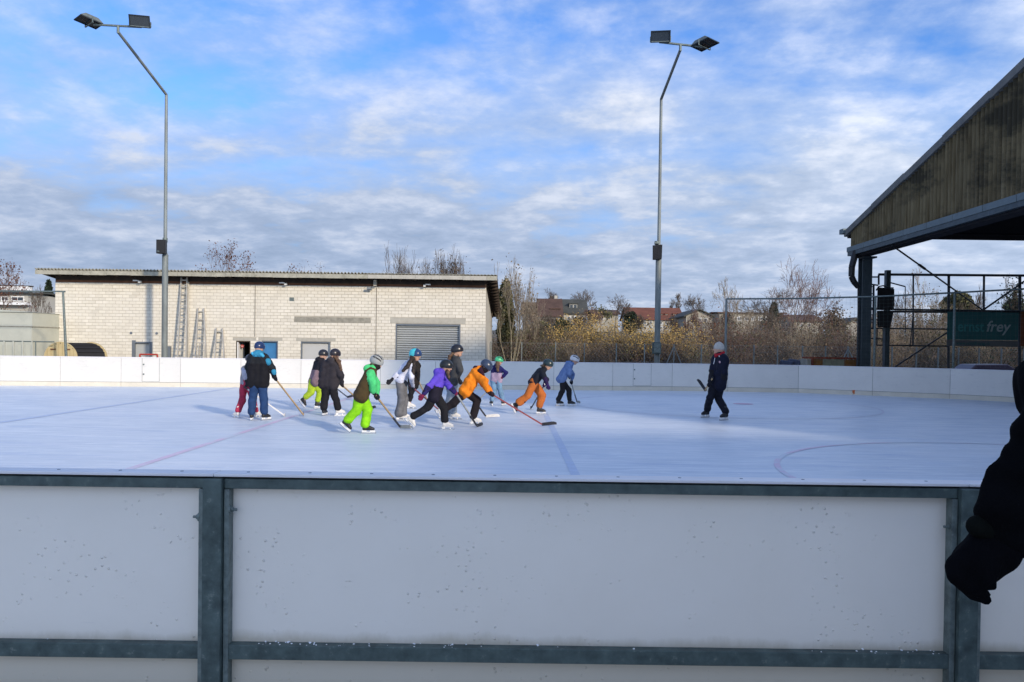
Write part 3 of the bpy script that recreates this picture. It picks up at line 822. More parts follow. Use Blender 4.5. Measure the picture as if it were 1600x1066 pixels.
# little red goal standing behind the boards ---------------------------
yg = 32.5
gl = thing('small_goal', 'small red goal frame showing over the boards beside the left mast', 'goal', (X(231,560,yg),yg,GROUNDZ))
mb=MB(); z_=Z(230,554,yg); xa,xb=X(218.5,556,yg),X(246,556,yg)
mb.pipe([(xa,yg,GROUNDZ),(xa,yg,z_),(xb,yg,z_),(xb,yg,GROUNDZ)],.035,8); mb.build('goal_frame', m_red, gl)
mb=MB(); mb.pipe([(xa,yg,z_-.05),(xa+.2,yg+.8,GROUNDZ+.05),(xb-.2,yg+.8,GROUNDZ+.05),(xb,yg,z_-.05)],.03,8); mb.build('rear_frame', m_gal2, gl)
mb=MB()
for k in range(14):
    f=k/13; mb.bar((xa+(xb-xa)*f,yg+.02,z_-.04),(xa+.2+(xb-xa-.4)*f,yg+.8,GROUNDZ+.05),.008,.008)
    mb.bar((xa,yg+.8*f,z_-(z_-GROUNDZ)*f),(xb,yg+.8*f,z_-(z_-GROUNDZ)*f),.008,.008)
mb.build('net', m_white, gl)
# flat electrical box on the wall near the left mast
r = rect(260,541,268,560); mb=MB(); mb.bx(r[0],r[2],YB-.15,YB-.002,GROUNDZ+.1,r[3]); mb.build('meter_box', m_doorf, sb)

# ------------------------------------------------------------------ light masts
YM = 33.0
def floodlight(c, yaw, tilt, parent, h=.45, d=.15):
    R = Matrix.Rotation(rad(yaw),3,'Z') @ Matrix.Rotation(rad(tilt),3,'X')
    mb = MB()
    w = .74
    # housing: tapered box, wide glass face looking -Y (down once tilted)
    pts = [(-w/2,-d/2,-h*.5),(w/2,-d/2,-h*.5),(w/2,-d/2,h*.5),(-w/2,-d/2,h*.5),(-w*.42,d/2,-h*.28),(w*.42,d/2,-h*.28),(w*.42,d/2,h*.28),(-w*.42,d/2,h*.28)]
    mb.add([Vector(c)+R@Vector(p) for p in pts], [(0,1,2,3),(7,6,5,4),(0,4,5,1),(1,5,6,2),(2,6,7,3),(3,7,4,0)])
    o = mb.build('floodlight', mat('floodlight_housing', (.15,.17,.16), .45, .3, .15, 6), parent, bevel=.015)
    mb = MB(); g = .035
    mb.add([Vector(c)+R@Vector(p) for p in [(-w/2+g,-d/2-.012,-h*.5+g),(w/2-g,-d/2-.012,-h*.5+g),(w/2-g,-d/2-.012,h*.5-g),(-w/2+g,-d/2-.012,h*.5-g)]], [(0,1,2,3)])
    mb.build('lamp_glass', m_glass, o)
    mb = MB()
    for (x0,x1,z0,z1) in ((-w/2,w/2,-h/2,-h/2+.03),(-w/2,w/2,h/2-.03,h/2),(-w/2,-w/2+.03,-h/2+.031,h/2-.031),(w/2-.03,w/2,-h/2+.031,h/2-.031)):
        mb.add([Vector(c)+R@Vector(p) for p in [(x0,-d/2-.04,z0),(x1,-d/2-.04,z0),(x1,-d/2-.001,z0),(x0,-d/2-.001,z0),(x0,-d/2-.04,z1),(x1,-d/2-.04,z1),(x1,-d/2-.001,z1),(x0,-d/2-.001,z1)]],
               [(0,3,2,1),(4,5,6,7),(0,1,5,4),(1,2,6,5),(2,3,7,6),(3,0,4,7)])
    mb.build('bezel', m_dark, o)
    mb = MB()
    for s in (-1,1): mb.bar(Vector(c)+R@Vector((s*w*.51,0,0)), Vector(c)+Vector((0,0,-.20))+(R@Vector((s*w*.51,0,0))-Vector((0,0,(R@Vector((s*w*.51,0,0))).z))), .02,.05)
    mb.bar(Vector(c)+Vector((0,0,-.20))-(R@Vector((w*.51,0,0))), Vector(c)+Vector((0,0,-.20))+(R@Vector((w*.51,0,0))), .05,.02)
    mb.build('mount_bracket', m_gal2, o)
def mast(lbl, ub, ut, vt, ue, ve, yoff, cross, lights):
    base = P(ub, 560, YM); top = P(ut, vt, YM); base = Vector((base.x, YM, GROUNDZ))
    M_ = thing('floodlight_mast', lbl, 'floodlight mast', base, 'masts of the rink lighting')
    zs = [GROUNDZ, Z(ub,400,YM), Z(ub,395,YM), top.z]
    top = Vector((base.x, YM, top.z))
    mb = MB(); mb.tube(base, (base.x,YM,zs[1]), .125,.125,14); mb.tube((base.x,YM,zs[1]), (base.x,YM,zs[2]), .14,.08,14); mb.tube((base.x,YM,zs[2]), top, .075,.06,12)
    mb.build('pole', m_mast, M_)
    e = P(ue, ve, YM-yoff)
    mb = MB(); mb.tube(top, e, .06,.055,10); mb.build('arm', m_mast, M_)
    c0, c1 = [P(u, v, YM-yoff) for u, v in cross]
    up_ = c0.lerp(c1, .5); f = (e.x-c0.x)/(c1.x-c0.x); up_ = c0.lerp(c1, f)
    mb = MB(); mb.tube(e-Vector((0,0,.05)), up_, .05,.05,10); mb.build('neck', m_gal2, M_)
    mb = MB(); mb.tube(c0, c1, .042,.042,10); mb.build('crossbar', m_gal2, M_)
    for (u, v, yaw, tilt, h_) in lights: floodlight(P(u, v, YM-yoff-.05), yaw, tilt, M_, h_)
    return M_
mastL = mast('left floodlight mast, standing in front of the pale block building', 257.0, 260, 148, 184.5, 50, 3.7, ((146,38.5),(221,42.5)), ((139,30.5,-42,82,.80),(219,33.5,12,22,.44)))
mastR = mast('right floodlight mast, standing against the bare trees', 1026.6, 1034.5, 155, 1063, 78, 3.7, ((1030,66),(1098,73.5)), ((1032,57,-8,25,.42),(1101,66,42,82,.80)))
def text(body, c, size, m, parent, ext=.003, italic=0, name='lettering', al='CENTER', xs_=1.0):
    cu = bpy.data.curves.new('t', 'FONT'); cu.body = body; cu.size = size; cu.extrude = ext; cu.align_x = al; cu.align_y = 'CENTER'; cu.shear = italic; cu.offset = size*.015
    cu.resolution_u = 3
    ob = bpy.data.objects.new('t', cu); COL.objects.link(ob)
    dg = bpy.context.evaluated_depsgraph_get(); me = bpy.data.meshes.new_from_object(ob.evaluated_get(dg))
    bpy.data.objects.remove(ob); bpy.data.curves.remove(cu)
    R = Matrix.Rotation(math.pi/2, 4, 'X') @ Matrix.Diagonal((xs_,1,1,1))
    me.transform(R); me.transform(Matrix.Translation(Vector(c)-ORG[parent.name])); me.name = name
    return link(name, me, m, parent)
# loudspeakers clamped to the masts
sp1 = thing('loudspeaker', 'black loudspeaker box fixed to the left floodlight mast', 'loudspeaker', (mastL.location.x,YM-.2,Z(258,398,YM)))
x,z0,z1 = mastL.location.x, Z(258,398,YM), Z(258,376.5,YM)
mb=MB(); mb.add([(x-.2,YM-.42,z0),(x+.2,YM-.42,z0),(x+.14,YM-.14,z0),(x-.14,YM-.14,z0),(x-.2,YM-.42,z1),(x+.2,YM-.42,z1),(x+.14,YM-.14,z1),(x-.14,YM-.14,z1)],[(0,3,2,1),(4,5,6,7),(0,1,5,4),(1,2,6,5),(2,3,7,6),(3,0,4,7)])
mb.build('cabinet', m_black, sp1, bevel=.01)
mb=MB(); mb.bx(x-.17,x+.17,YM-.432,YM-.424,z0+.03,z1-.03); mb.build('grille', mat('grille_black',(.02,.021,.023),.8), sp1)
text('hk', (x-.1,YM-.436,z0+.09), .11, m_gal2, sp1, .001)
mb=MB(); mb.tube((x,YM-.02,z1-.06),(x,YM-.02,z1+.12),.1,.1,10); mb.build('clamp', m_gal2, sp1)
x,z0,z1 = P(1025.5,398,YM).x-.04, Z(1025,407,YM), Z(1025,384.5,YM)
sp2 = thing('loudspeaker', 'black tilted loudspeaker fixed to the right floodlight mast', 'loudspeaker', (x,YM-.2,z0))
mb=MB(); mb.add([(x-.17,YM-.36,z0),(x+.2,YM-.42,z0+.02),(x+.18,YM-.14,z0),(x-.14,YM-.12,z0),(x-.2,YM-.46,z1-.04),(x+.2,YM-.5,z1),(x+.16,YM-.2,z1+.03),(x-.16,YM-.18,z1)],[(0,3,2,1),(4,5,6,7),(0,1,5,4),(1,2,6,5),(2,3,7,6),(3,0,4,7)])
mb.build('cabinet', m_black, sp2, bevel=.01)
mb=MB(); mb.tube((x+.05,YM-.02,z1+.05),(x+.05,YM-.02,z1+.2),.1,.1,10); mb.box((x+.02,YM-.2,z1+.1),(.2,.12,.06)); mb.build('clamp', m_gal2, sp2)
xm = mastR.location.x
cb = thing('control_cabinet', 'grey green control cabinet strapped to the right mast', 'cabinet', (xm,YM-.3,Z(1027,553,YM)))
mb=MB(); mb.bx(X(1019.5,545,YM-.3),X(1033,545,YM-.3),YM-.35,YM-.128,Z(1027,553,YM-.3),Z(1027,535,YM-.3)); mb.build('housing', m_gal, cb, bevel=.01)
mb=MB(); mb.bx(X(1021.5,545,YM-.3),X(1031.5,545,YM-.3),YM-.362,YM-.352,Z(1027,551.5,YM-.3),Z(1027,536.5,YM-.3)); mb.build('door', m_gal2, cb)
# ------------------------------------------------------------------ big open hall on the right
XH = P(1331, 387, 32.0).x
hall = thing('open_hall', 'huge open sided rink hall with mossy corrugated gable on the right', 'hall', (XH, 32, GROUNDZ))
m_moss = mat('mossy_corrugated', (0.10,0.074,0.034), 0.85, 0, 0.3, 2.6, 0.2, 12, 0.3, col2=(0.20,0.16,0.088), stain=(0.35,0.47,0.60,(0.042,0.036,0.021),(1,1.0,1.9)), stretch=(1,2.2,.22), objrand=.12)
m_hbeam = mat('hall_fascia', (0.13,0.165,0.175), 0.55, 0.3, 0.12, 3)
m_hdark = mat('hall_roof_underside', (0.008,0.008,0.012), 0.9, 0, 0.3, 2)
m_hroof = mat('hall_roof', (0.16,0.16,0.15), 0.9, 0, 0.2, 2)
m_col = mat('hall_column', (0.055,0.075,0.085), 0.5, 0.3, 0.2, 3, stain=(4,.6,.75,(.12,.14,.14),(1,1,.3)))
A = PX(1331,386.5,XH); B = PX(1600,299,XH); C_ = PX(1328.5,358,XH); D = PX(1600,99,XH)
YR, YF1, YF0 = 5.0, A.y, 5.0
def lowz(y): return A.z + (B.z-A.z)*(y-A.y)/(B.y-A.y)*0.6
sl_ = (D.z-C_.z)/(D.y-C_.y)
def topz(y):
    yy = y if y >= YR else 2*YR-y
    return C_.z + sl_*(yy-C_.y)
# cladding sheets of corrugated board, each its own object
def corr_sheet(y0, y1, k):
    n = max(4, int((y0-y1)/0.21*6)); V = []; Fc = []
    for i in range(n+1):
        y = y0+(y1-y0)*i/n
        x = XH + .06*math.cos(2*math.pi*y/0.21) - (.006 if k % 2 else 0)
        V += [(x,y,lowz(y)), (x,y,topz(y)-.1), (x+.05,y,lowz(y)), (x+.05,y,topz(y)-.1)]
    for i in range(n):
        a = 4*i; Fc += [(a,a+1,a+5,a+4), (a+2,a+6,a+7,a+3)]
    return npobj('cladding_sheet', V, Fc, m_moss, hall, smooth=True)
y = YF1; k = 0
while y > YF0+.3:
    y2 = max(YF0, y-1.08) if not (y > YR > y-1.08) else YR
    corr_sheet(y, y2+.002, k); y = y2; k += 1
# verge trim in overlapping lengths
y = YF1+.5; k = 0
while y > YF0+.1:
    y2 = y-2.45
    if y > YR > y2: y2 = YR
    mb = MB(); a = Vector((XH-.05, y, topz(y)-.09+.03*(k%2))); b = Vector((XH-.05, y2+.01, topz(y2)-.09+.03*(k%2)))
    mb.bar(a, b, .16, .24); mb.build('verge_trim', m_hroof, hall); y = y2; k += 1
# roof slopes
L_ = 46
for (ya, yb) in ((YF1+.6, YR),):
    za, zb = topz(ya if ya > YR else ya), topz(yb)
    mb = MB(); x0, x1 = XH+.06, XH+L_
    t = .18
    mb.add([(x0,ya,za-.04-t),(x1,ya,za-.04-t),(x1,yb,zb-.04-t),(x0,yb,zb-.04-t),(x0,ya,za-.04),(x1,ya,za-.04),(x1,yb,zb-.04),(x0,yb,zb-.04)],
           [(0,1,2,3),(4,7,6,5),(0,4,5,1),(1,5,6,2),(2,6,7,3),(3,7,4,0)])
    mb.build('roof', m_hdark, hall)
# fascia plates along the foot of the gable
y = YF1+.25; k = 0
while y > YF0:
    y2 = y-1.55
    a = Vector((XH-.07, y-.01, lowz(y)-.085)); b = Vector((XH-.07, y2+.01, lowz(y2)-.085))
    mb = MB(); mb.bar(a, b, .08, .20); mb.build('fascia_plate', m_hbeam, hall); y = y2; k += 1
def hb(x, w, zo, h, y0=YF1+.2, y1=YF0, m=m_hdark, name='gable_beam'):
    mb = MB(); mb.bar((x,y0,lowz(y0)+zo), (x,y1,lowz(y1)+zo), w, h); return mb.build(name, m, hall)
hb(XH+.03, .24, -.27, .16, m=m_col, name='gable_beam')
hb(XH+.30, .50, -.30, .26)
# eave beams and trusses inside
for yy in (YF1+.1, YF0+.1):
    zt = Z(1500,366.5,32.0)
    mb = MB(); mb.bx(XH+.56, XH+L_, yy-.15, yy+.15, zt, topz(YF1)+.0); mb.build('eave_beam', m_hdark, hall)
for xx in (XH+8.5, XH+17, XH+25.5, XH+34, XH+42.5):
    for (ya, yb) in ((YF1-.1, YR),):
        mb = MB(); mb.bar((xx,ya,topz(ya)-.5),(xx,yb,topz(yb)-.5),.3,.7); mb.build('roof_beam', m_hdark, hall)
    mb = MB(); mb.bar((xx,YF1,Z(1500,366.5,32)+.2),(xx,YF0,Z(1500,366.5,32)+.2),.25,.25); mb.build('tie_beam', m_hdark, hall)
for k in range(12):
    yy = YF0+.8+k*2.2
    if abs(yy-YR) < .3: continue
    mb = MB(); mb.bx(XH+.5, XH+L_, yy-.08, yy+.08, topz(yy)-.30, topz(yy)-.08); mb.build('purlin', m_hdark, hall)
# gutter end
a = PX(1327, 358.5, XH-.1)
mb = MB(); mb.bx(XH-.22, XH+.3, YF1+.35, YF1+.75, a.z-.12, a.z+.08); mb.build('gutter', m_hbeam, hall)
# columns (H sections)
def hcol(x, y, ztop_, w=.40, dpt=.42):
    mb = MB(); mb.bx(x-w/2, x+w/2, y-dpt/2, y-dpt/2+.04, GROUNDZ, ztop_); mb.bx(x-w/2, x+w/2, y+dpt/2-.04, y+dpt/2, GROUNDZ, ztop_); mb.bx(x-.03, x+.03, y-dpt/2+.04, y+dpt/2-.04, GROUNDZ, ztop_)
    mb.build('column', m_col, hall)
xc = (P(1344,480,31.8).x+P(1361,480,31.8).x)/2
hcol(xc, 31.9, lowz(32)-.42)
for xx in (XH+17, XH+34): hcol(xx, 32.0, 6.6); hcol(xx, YF0+.2, 6.6)
hcol(XH+.4, YF0+.2, lowz(YF0)-.4)
mb = MB(); mb.bx(XH+.1, XH+L_, YF0-.1, YF0+.05, GROUNDZ, topz(YF0)-.2); mb.build('shade_wall', m_moss, hall)  # unseen near-side wall, added to keep sun off the right ice
mb = MB(); mb.box((xc,31.7,lowz(32)-.46),(.55,.5,.07)); mb.build('head_plate', m_col, hall)
pts = [P(1336.5,392,31.6),P(1335,402,31.6),P(1331,417,31.6),P(1330.5,432,31.6),P(1334,440,31.6),P(1341,449,31.6),P(1341.5,575,31.6)]
mb = MB()
rr = [.12,.13,.125,.12,.12,.10]
for i in range(6): mb.tube(pts[i], pts[i+1], rr[i] if i < 5 else .035, rr[min(i+1,5)] if i < 5 else .035, 10)
mb.build('downpipe', m_black, hall)

# ------------------------------------------------------------------ steel frame, banner, speaker at the right end
YS = 33.4
m_fr = mat('frame_dark_steel', (0.03,0.036,0.045), 0.6, 0.2, 0.2, 4)
fr = thing('steel_gantry', 'dark open steel frame of rails and posts behind the right end of the boards', 'steel frame', (P(1482,575,YS).x,YS,GROUNDZ))
def rail(u0,v0,u1,v1,r=.035,name='rail',Y0=YS,Y1=YS,m=None):
    mb = MB(); mb.tube(P(u0,v0,Y0),P(u1,v1,Y1),r,r,6); return mb.build(name, m or m_fr, fr)
rail(1373,429,1700,431.5,.06); rail(1359,433,1373,433,.035); rail(1373,429,1373,445,.04,'post'); rail(1359,444,1372,446,.035)
rail(1359,483,1700,488,.045); rail(1396,487,1700,490,.05); rail(1359,500,1372,500,.03)
rail(1359,513,1480,514.5,.035); rail(1359,529,1384,530,.03); rail(1370,539.5,1482,541,.035)
for u,v0,v1,r in ((1427,430,541,.035),(1482.5,430,580,.055),(1537.5,431,487,.045),(1593.5,431,580,.06),(1648,431,580,.05),(1365,446,512,.045),(1370.5,514,540,.03),(1380,514,578,.03)):
    rail(u,v0,u-.4,v1,r,'post')
for k in range(6): rail(1359.5,448+k*11,1365,448+k*11,.02,'rung')
rail(1535.5,485,1600,440,.04,'brace'); rail(1600,440,1640,410,.04,'brace'); rail(1396,575,1481,519,.035,'brace'); rail(1422,540,1427,489,.02,'brace')
rail(1390,441.5,1414.5,448,.03,'bracket'); rail(1414.5,448,1414.5,520,.018,'cable')
mb = MB(); mb.tube(PX(1393.5,383.5,XH), P(1535.5,484.5,YS), .032,.032,6); ti = mb.build('tie_rod', m_fr, hall)
mb = MB(); a_, b_ = PX(1393.5,383.5,XH), P(1535.5,484.5,YS); mb.tube(a_.lerp(b_,.27), a_.lerp(b_,.33), .05,.05,8); mb.build('turnbuckle', m_fr, ti)
mb = MB(); mb.bx(P(1382,500,YS-.5).x, P(1389,500,YS-.5).x, YS-.6, YS-.4, GROUNDZ, Z(1385,422.5,YS-.5)); ps = mb.build('speaker_post', m_col, None, org=(P(1385,500,YS-.5).x,YS-.5,GROUNDZ))
tag(ps, 'dark steel post carrying the big loudspeaker at the right end of the boards', 'post')
ys_ = YS-.8
spk = thing('loudspeaker', 'large black two part loudspeaker column on the steel post by the hall', 'loudspeaker', P(1383,512,ys_))
def q(u,v,dy=0): return P(u,v,ys_+dy)
mb = MB(); mb.add([q(1370,484),q(1397,484),q(1395,484,.5),q(1373,484,.5),q(1371,449),q(1397.5,452),q(1396,451,.5),q(1373,449,.5)],[(0,3,2,1),(4,5,6,7),(0,1,5,4),(1,2,6,5),(2,3,7,6),(3,0,4,7)])
mb.build('upper_cabinet', m_black, spk)
mb = MB(); mb.add([q(1371,511.5),q(1391,512),q(1391,512,.5),q(1373,511,.5),q(1370,485.5),q(1397,485.5),q(1395,485.5,.5),q(1373,485.5,.5)],[(0,3,2,1),(4,5,6,7),(0,1,5,4),(1,2,6,5),(2,3,7,6),(3,0,4,7)])
mb.build('lower_cabinet', m_black, spk)
mb = MB(); mb.pipe([q(1369,454),q(1373,448),q(1380,446.5),q(1388,450),q(1396,450)],.03,6); mb.build('cable', m_black, spk)
# banners
m_ban = mat('banner_teal', (0.018,0.12,0.13), 0.6, 0, 0.12, 2)
m_strip = mat('banner_strip', (0.11,0.125,0.14), 0.6, 0, 0.1, 2)
m_tx1 = mat('banner_letters_teal', (0.04,0.25,0.26), 0.6, 0, .05, 2)
m_tx2 = mat('banner_letters_pale', (0.34,0.42,0.45), 0.6, 0, .05, 2)
m_or = mat('banner_orange', (0.17,0.045,0.012), 0.6, 0, .1, 2)
yb = YS-.09
def brect(u0,v0,u1,v1,name,m,parent,y=yb,th=.02):
    mb = MB(); zc0, zc1 = Z((u0+u1)/2,v1,y), Z((u0+u1)/2,v0,y); mb.bx(P(u0,500,y).x,P(u1,500,y).x,y-th,y,zc0,zc1); return mb.build(name, m, parent)
bn = thing('advertising_banner', 'dark teal banner reading ernstfrey hung on the steel frame', 'banner', (P(1536,542,yb).x,yb,Z(1536,542,yb)))
brect(1480,488,1591,531.5,'cloth',m_ban,bn); brect(1480,532,1591,541.5,'strip',m_strip,bn)
zb_ = Z(1520,513,yb)
text('ernst', (P(1495.5,512,yb).x,yb-.026,Z(1518,511,yb)), 0.64, m_tx1, bn, .002, 0, 'lettering', 'LEFT', 0.86)
text('frey', (P(1540,512,yb).x,yb-.026,Z(1555,511,yb)), 0.66, m_tx2, bn, .002, .22, 'lettering', 'LEFT', 0.98)
text('www.ernstfreyag.ch', (P(1520,537,yb).x,yb-.026,Z(1520,536.7,yb)), 0.19, m_ban, bn, .002, 0, 'lettering', 'CENTER', .95)
bn2 = thing('advertising_banner', 'dark orange banner cut by the right edge of the photo, next to the teal one', 'banner', (P(1640,542,yb).x,yb,Z(1640,542,yb)))
brect(1594.5,488,1690,541.5,'cloth',m_or,bn2)

# tall net frame following the boards -----------------------------------
nf2 = thing('net_frame', 'tall grey net frame with a long top bar behind the right half of the boards', 'net frame', (P(1134,570,31.2).x,31.2,GROUNDZ))
def bpt(u, off, v):   # a point off metres behind the board line at column u, height from pixel v
    g_ = G(u, bv(u)); y = g_.y+off; return P(u, v, y)
tp = [(1135,467.2),(1247,466.6),(1368,463.6),(1492,457.5),(1620,450.5)]
tops = [bpt(u, 1.2, v) for u, v in tp]
mb = MB(); mb.pipe(tops, .032, 8); mb.build('top_bar', m_gal2, nf2)
for (u,v),t in zip(tp,tops):
    if u == 1247: continue
    uu = u-1.5 if u > 1140 else u
    mb = MB(); mb.tube((t.x,t.y,GROUNDZ),(t.x,t.y,t.z),.055 if u<1140 else .045,.045,8); mb.build('pole', m_gal2 if u>1140 else m_mast, nf2)
V=[];Fc=[]
mb = MB()
for i in range(len(tops)-1):
    a,b = tops[i],tops[i+1]; n=int((b-a).length/.14)
    for k in range(n):
        p=a.lerp(b,k/n); mb.bar((p.x,p.y,1.1),(p.x,p.y,p.z),.0024,.0024)
    for k in range(19):
        f=k/19; mb.bar((a.x,a.y,1.1+(a.z-1.1)*f),(b.x,b.y,1.1+(b.z-1.1)*f),.0024,.0024)
tag(mb.build('net', m_gal2, nf2), kind='stuff')

# chain link fence behind ------------------------------------------------
YC = 41.0
fpost = [(767,538),(815,535),(868,536.5),(913,537.5),(963,537.5),(1007,538),(1053,538),(1096,537.5),(1135,537.5),(1178,537),(1215,536.5),(1254,534),(1290,534),(1325,533),(1360,534),(1394,534),(1432,534),(1466,534),(1498,536),(1530,536),(1565,536),(1600,536)]
cf = thing('chain_link_fence', 'tall chain link fence with slim steel posts in front of the thicket', 'fence', (P(1053,560,YC).x,YC,GROUNDZ))
fx0, fx1 = P(740,540,YC).x, P(1640,540,YC).x; zf = Z(1007,537.8,YC)
for u,v in fpost:
    x = P(u,545,YC).x; mb = MB(); mb.tube((x,YC,GROUNDZ),(x,YC,zf+.03),.036,.036,6); mb.build('post', m_mast, cf)
for u in (1053,1325):
    x = P(u,545,YC).x
    for s in (-1,1):
        mb = MB(); mb.tube((x,YC,zf-.1),(x+s*.55,YC-.1,Z(u,562,YC)-.6),.028,.028,6); mb.build('brace', m_mast, cf)
mb = MB(); hgt = zf-GROUNDZ; s_ = .16; n = int((fx1-fx0)/s_)
for k in range(n):
    x = fx0+k*s_; mb.bar((x,YC,GROUNDZ),(x+hgt*.7,YC,zf),.0045,.0045,up=(0,1,0)); mb.bar((x+hgt*.7,YC+.006,GROUNDZ),(x,YC+.006,zf),.0045,.0045,up=(0,1,0))
for z in (zf-.02, .9): mb.bar((fx0,YC,z),(fx1,YC,z),.008,.008)
tag(mb.build('wire_mesh', m_mast, cf), kind='stuff')

# things standing behind the boards at the right ---------------------------
ya = 33.0
eb = thing('framed_crate', 'crate with a rusty red frame and pale and orange panels behind the boards', 'crate', (P(1305,573,ya).x,ya,GROUNDZ))
x0,x1 = P(1268,565,ya).x, P(1341,565,ya).x; zt = Z(1305,558.5,ya)
m_rust = mat('rusty_red_frame', (.20,.04,.015), .8, 0, .3, 6)
mb = MB(); mb.bx(x0,x1,ya-.05,ya+.05,zt-.07,zt); mb.bx(x0,x0+.07,ya-.05,ya+.05,GROUNDZ,zt-.071); mb.bx(x1-.07,x1,ya-.05,ya+.05,GROUNDZ,zt-.071)
mb.bx(x0,x1,ya+1.0,ya+1.08,zt-.07,zt); mb.bx(x0,x0+.07,ya+.051,ya+.99,zt-.07,zt-.01); mb.bx(x1-.07,x1,ya+.051,ya+.99,zt-.07,zt-.01)
mb.build('frame', m_rust, eb)
for (f0,f1,m_) in ((0,.22,0),(.22,.45,1),(.45,.72,1),(.72,1,0)):
    a,b = x0+.08+(x1-x0-.16)*f0, x0+.08+(x1-x0-.16)*f1
    mb = MB(); mb.bx(a+.01,b-.01,ya+.0,ya+.03,GROUNDZ+.1,zt-.09); mb.build('panel', mat('orange_panel',(.20,.085,.015),.7,0,.3,5) if m_==0 else mat('olive_pale_panel',(.22,.22,.15),.7,0,.2,5), eb)
mb = MB(); mb.bx(P(1261,565,ya).x,x0-.03,ya-.02,ya+.9,GROUNDZ,zt-.1); mb.build('side_block', m_conc, eb)
p = P(1240,567,34.0)
tl = thing('rolled_tarpaulin', 'dark blue rolled tarpaulin heap beside the framed crate', 'tarpaulin', (p.x,34,GROUNDZ))
mb = MB()
for (dx,dz,r_,l_) in ((-.25,0,.22,.0),(.1,.04,.24,.0),(.42,-.08,.20,.0)):
    zz = Z(1240,563.5,34)-.2+dz
    mb.tube((p.x+dx-.25,34.2,zz),(p.x+dx+.2,33.9,zz-.03),r_,r_*.9,12); mb.tube((p.x+dx,34.2,GROUNDZ),(p.x+dx,34.1,zz),.3,.22,8)
mb.build('roll', mat('navy_tarp',(.02,.03,.06),.6,0,.3,6,.5,20), tl)
def car(x, y, col, lbl, yaw=0):
    t = thing('parked_car', lbl, 'car', (x,y,GROUNDZ)); g0 = GROUNDZ
    m_ = mat('car_paint_%d' % int(col[0]*999), col, .35, .2, .05, 2, spec=.5)
    prof = [(-2.1,.35),(-2.1,.75),(-1.95,.9),(-1.2,.98),(-.55,1.45),(.95,1.48),(1.75,1.0),(2.1,.85),(2.15,.4)]
    mb = MB(); n = len(prof); w = .86
    for s in (-1,1):
        for px_, pz in prof: mb.v.append((x+px_, y+s*(w if pz < 1.1 else w*.78), g0+pz))
    mb.f = [tuple(range(n-1,-1,-1)), tuple(range(n,2*n))]+[(i,(i+1)%n,n+(i+1)%n,n+i) for i in range(n)]; mb.m=[0]*len(mb.f); mb.sm=[False]*len(mb.f)
    mb.build('body', m_, t, bevel=.05)
    for a,b in ((-.95,-.1),(-.02,.8)):
        mb = MB(); mb.add([(x+a,y-w*.86,g0+1.0),(x+b,y-w*.86,g0+1.0),(x+min(b,.75),y-w*.80,g0+1.38),(x+max(a+.25,-.55),y-w*.80,g0+1.38)],[(0,1,2,3)]); mb.build('window', m_glass, t)
    for a in (-1.35,1.35):
        mb = MB(); mb.tube((x+a,y-.9,g0+.32),(x+a,y-.68,g0+.32),.32,.32,18); wh = mb.build('wheel', m_black, t)
        mb = MB(); mb.tube((x+a,y-.91,g0+.32),(x+a,y-.895,g0+.32),.19,.19,12); mb.build('rim', m_gal2, wh)
car(P(1530,575,37.5).x, 37.5, (.05,.03,.05), 'dark plum parked car behind the boards under the teal banner')
car(P(1600,575,37.0).x+1.3, 37.0, (.035,.05,.07), 'dark blue parked car behind the boards at the right edge')
# unseen block added behind the viewer to shade the near barrier and ice
ch = thing('shade_block', 'unseen pale block added behind the viewer for its shade', 'building', (13,-9,GROUNDZ))
mb = MB(); mb.bx(2.6, 45, -14, -4.2, GROUNDZ, 4.9); mb.build('wall', mat('shade_block_render',(.62,.60,.57),.9,0,.08,1), ch)
mb = MB(); mb.bx(2.1, 45.5, -14.5, -3.7, 4.905, 5.1); mb.build('roof', m_hroof, ch)
mb = MB(); mb.bx(14.5, 45, -14, -4.3, 5.11, 9.2); mb.build('upper_shade_block', MATS['shade_block_render'], ch)  # taller part, added to shade the near right ice
for k in range(5):
    for zz in (1.2,):
        mb = MB(); mb.bx(4+k*4.1,6+k*4.1,-4.23,-4.16,zz,zz+1.6); w_ = mb.build('window', m_white, ch)
        mb = MB(); mb.bx(4.1+k*4.1,5.9+k*4.1,-4.15,-4.145,zz+.1,zz+1.5); mb.build('pane', m_glass, w_)
# ------------------------------------------------------------------ bare trees, shrubs, houses
def tubes_np(S, n=3):
    S = np.asarray(S, dtype=np.float64)         # rows: ax ay az bx by bz r1 r2
    A, B = S[:, :3], S[:, 3:6]; d = B-A; d /= np.linalg.norm(d, axis=1, keepdims=True)+1e-9
    u = np.where(np.abs(d[:, 2:3]) < .9, np.array([[0,0,1.]]), np.array([[1.,0,0]]))
    r = np.cross(d, u); r /= np.linalg.norm(r, axis=1, keepdims=True); w = np.cross(r, d)
    V = []
    for P_, R_ in ((A, S[:, 6:7]), (B, S[:, 7:8])):
        for i in range(n):
            t = 2*math.pi*i/n; V.append(P_ + (r*math.cos(t)+w*math.sin(t))*R_)
    V = np.stack(V, 1).reshape(-1, 3); m = len(S); b = (np.arange(m)*2*n)[:, None]
    Fc = np.concatenate([b+np.array([[i, (i+1) % n, n+(i+1) % n, n+i]]) for i in range(n)], 0)
    return V, Fc
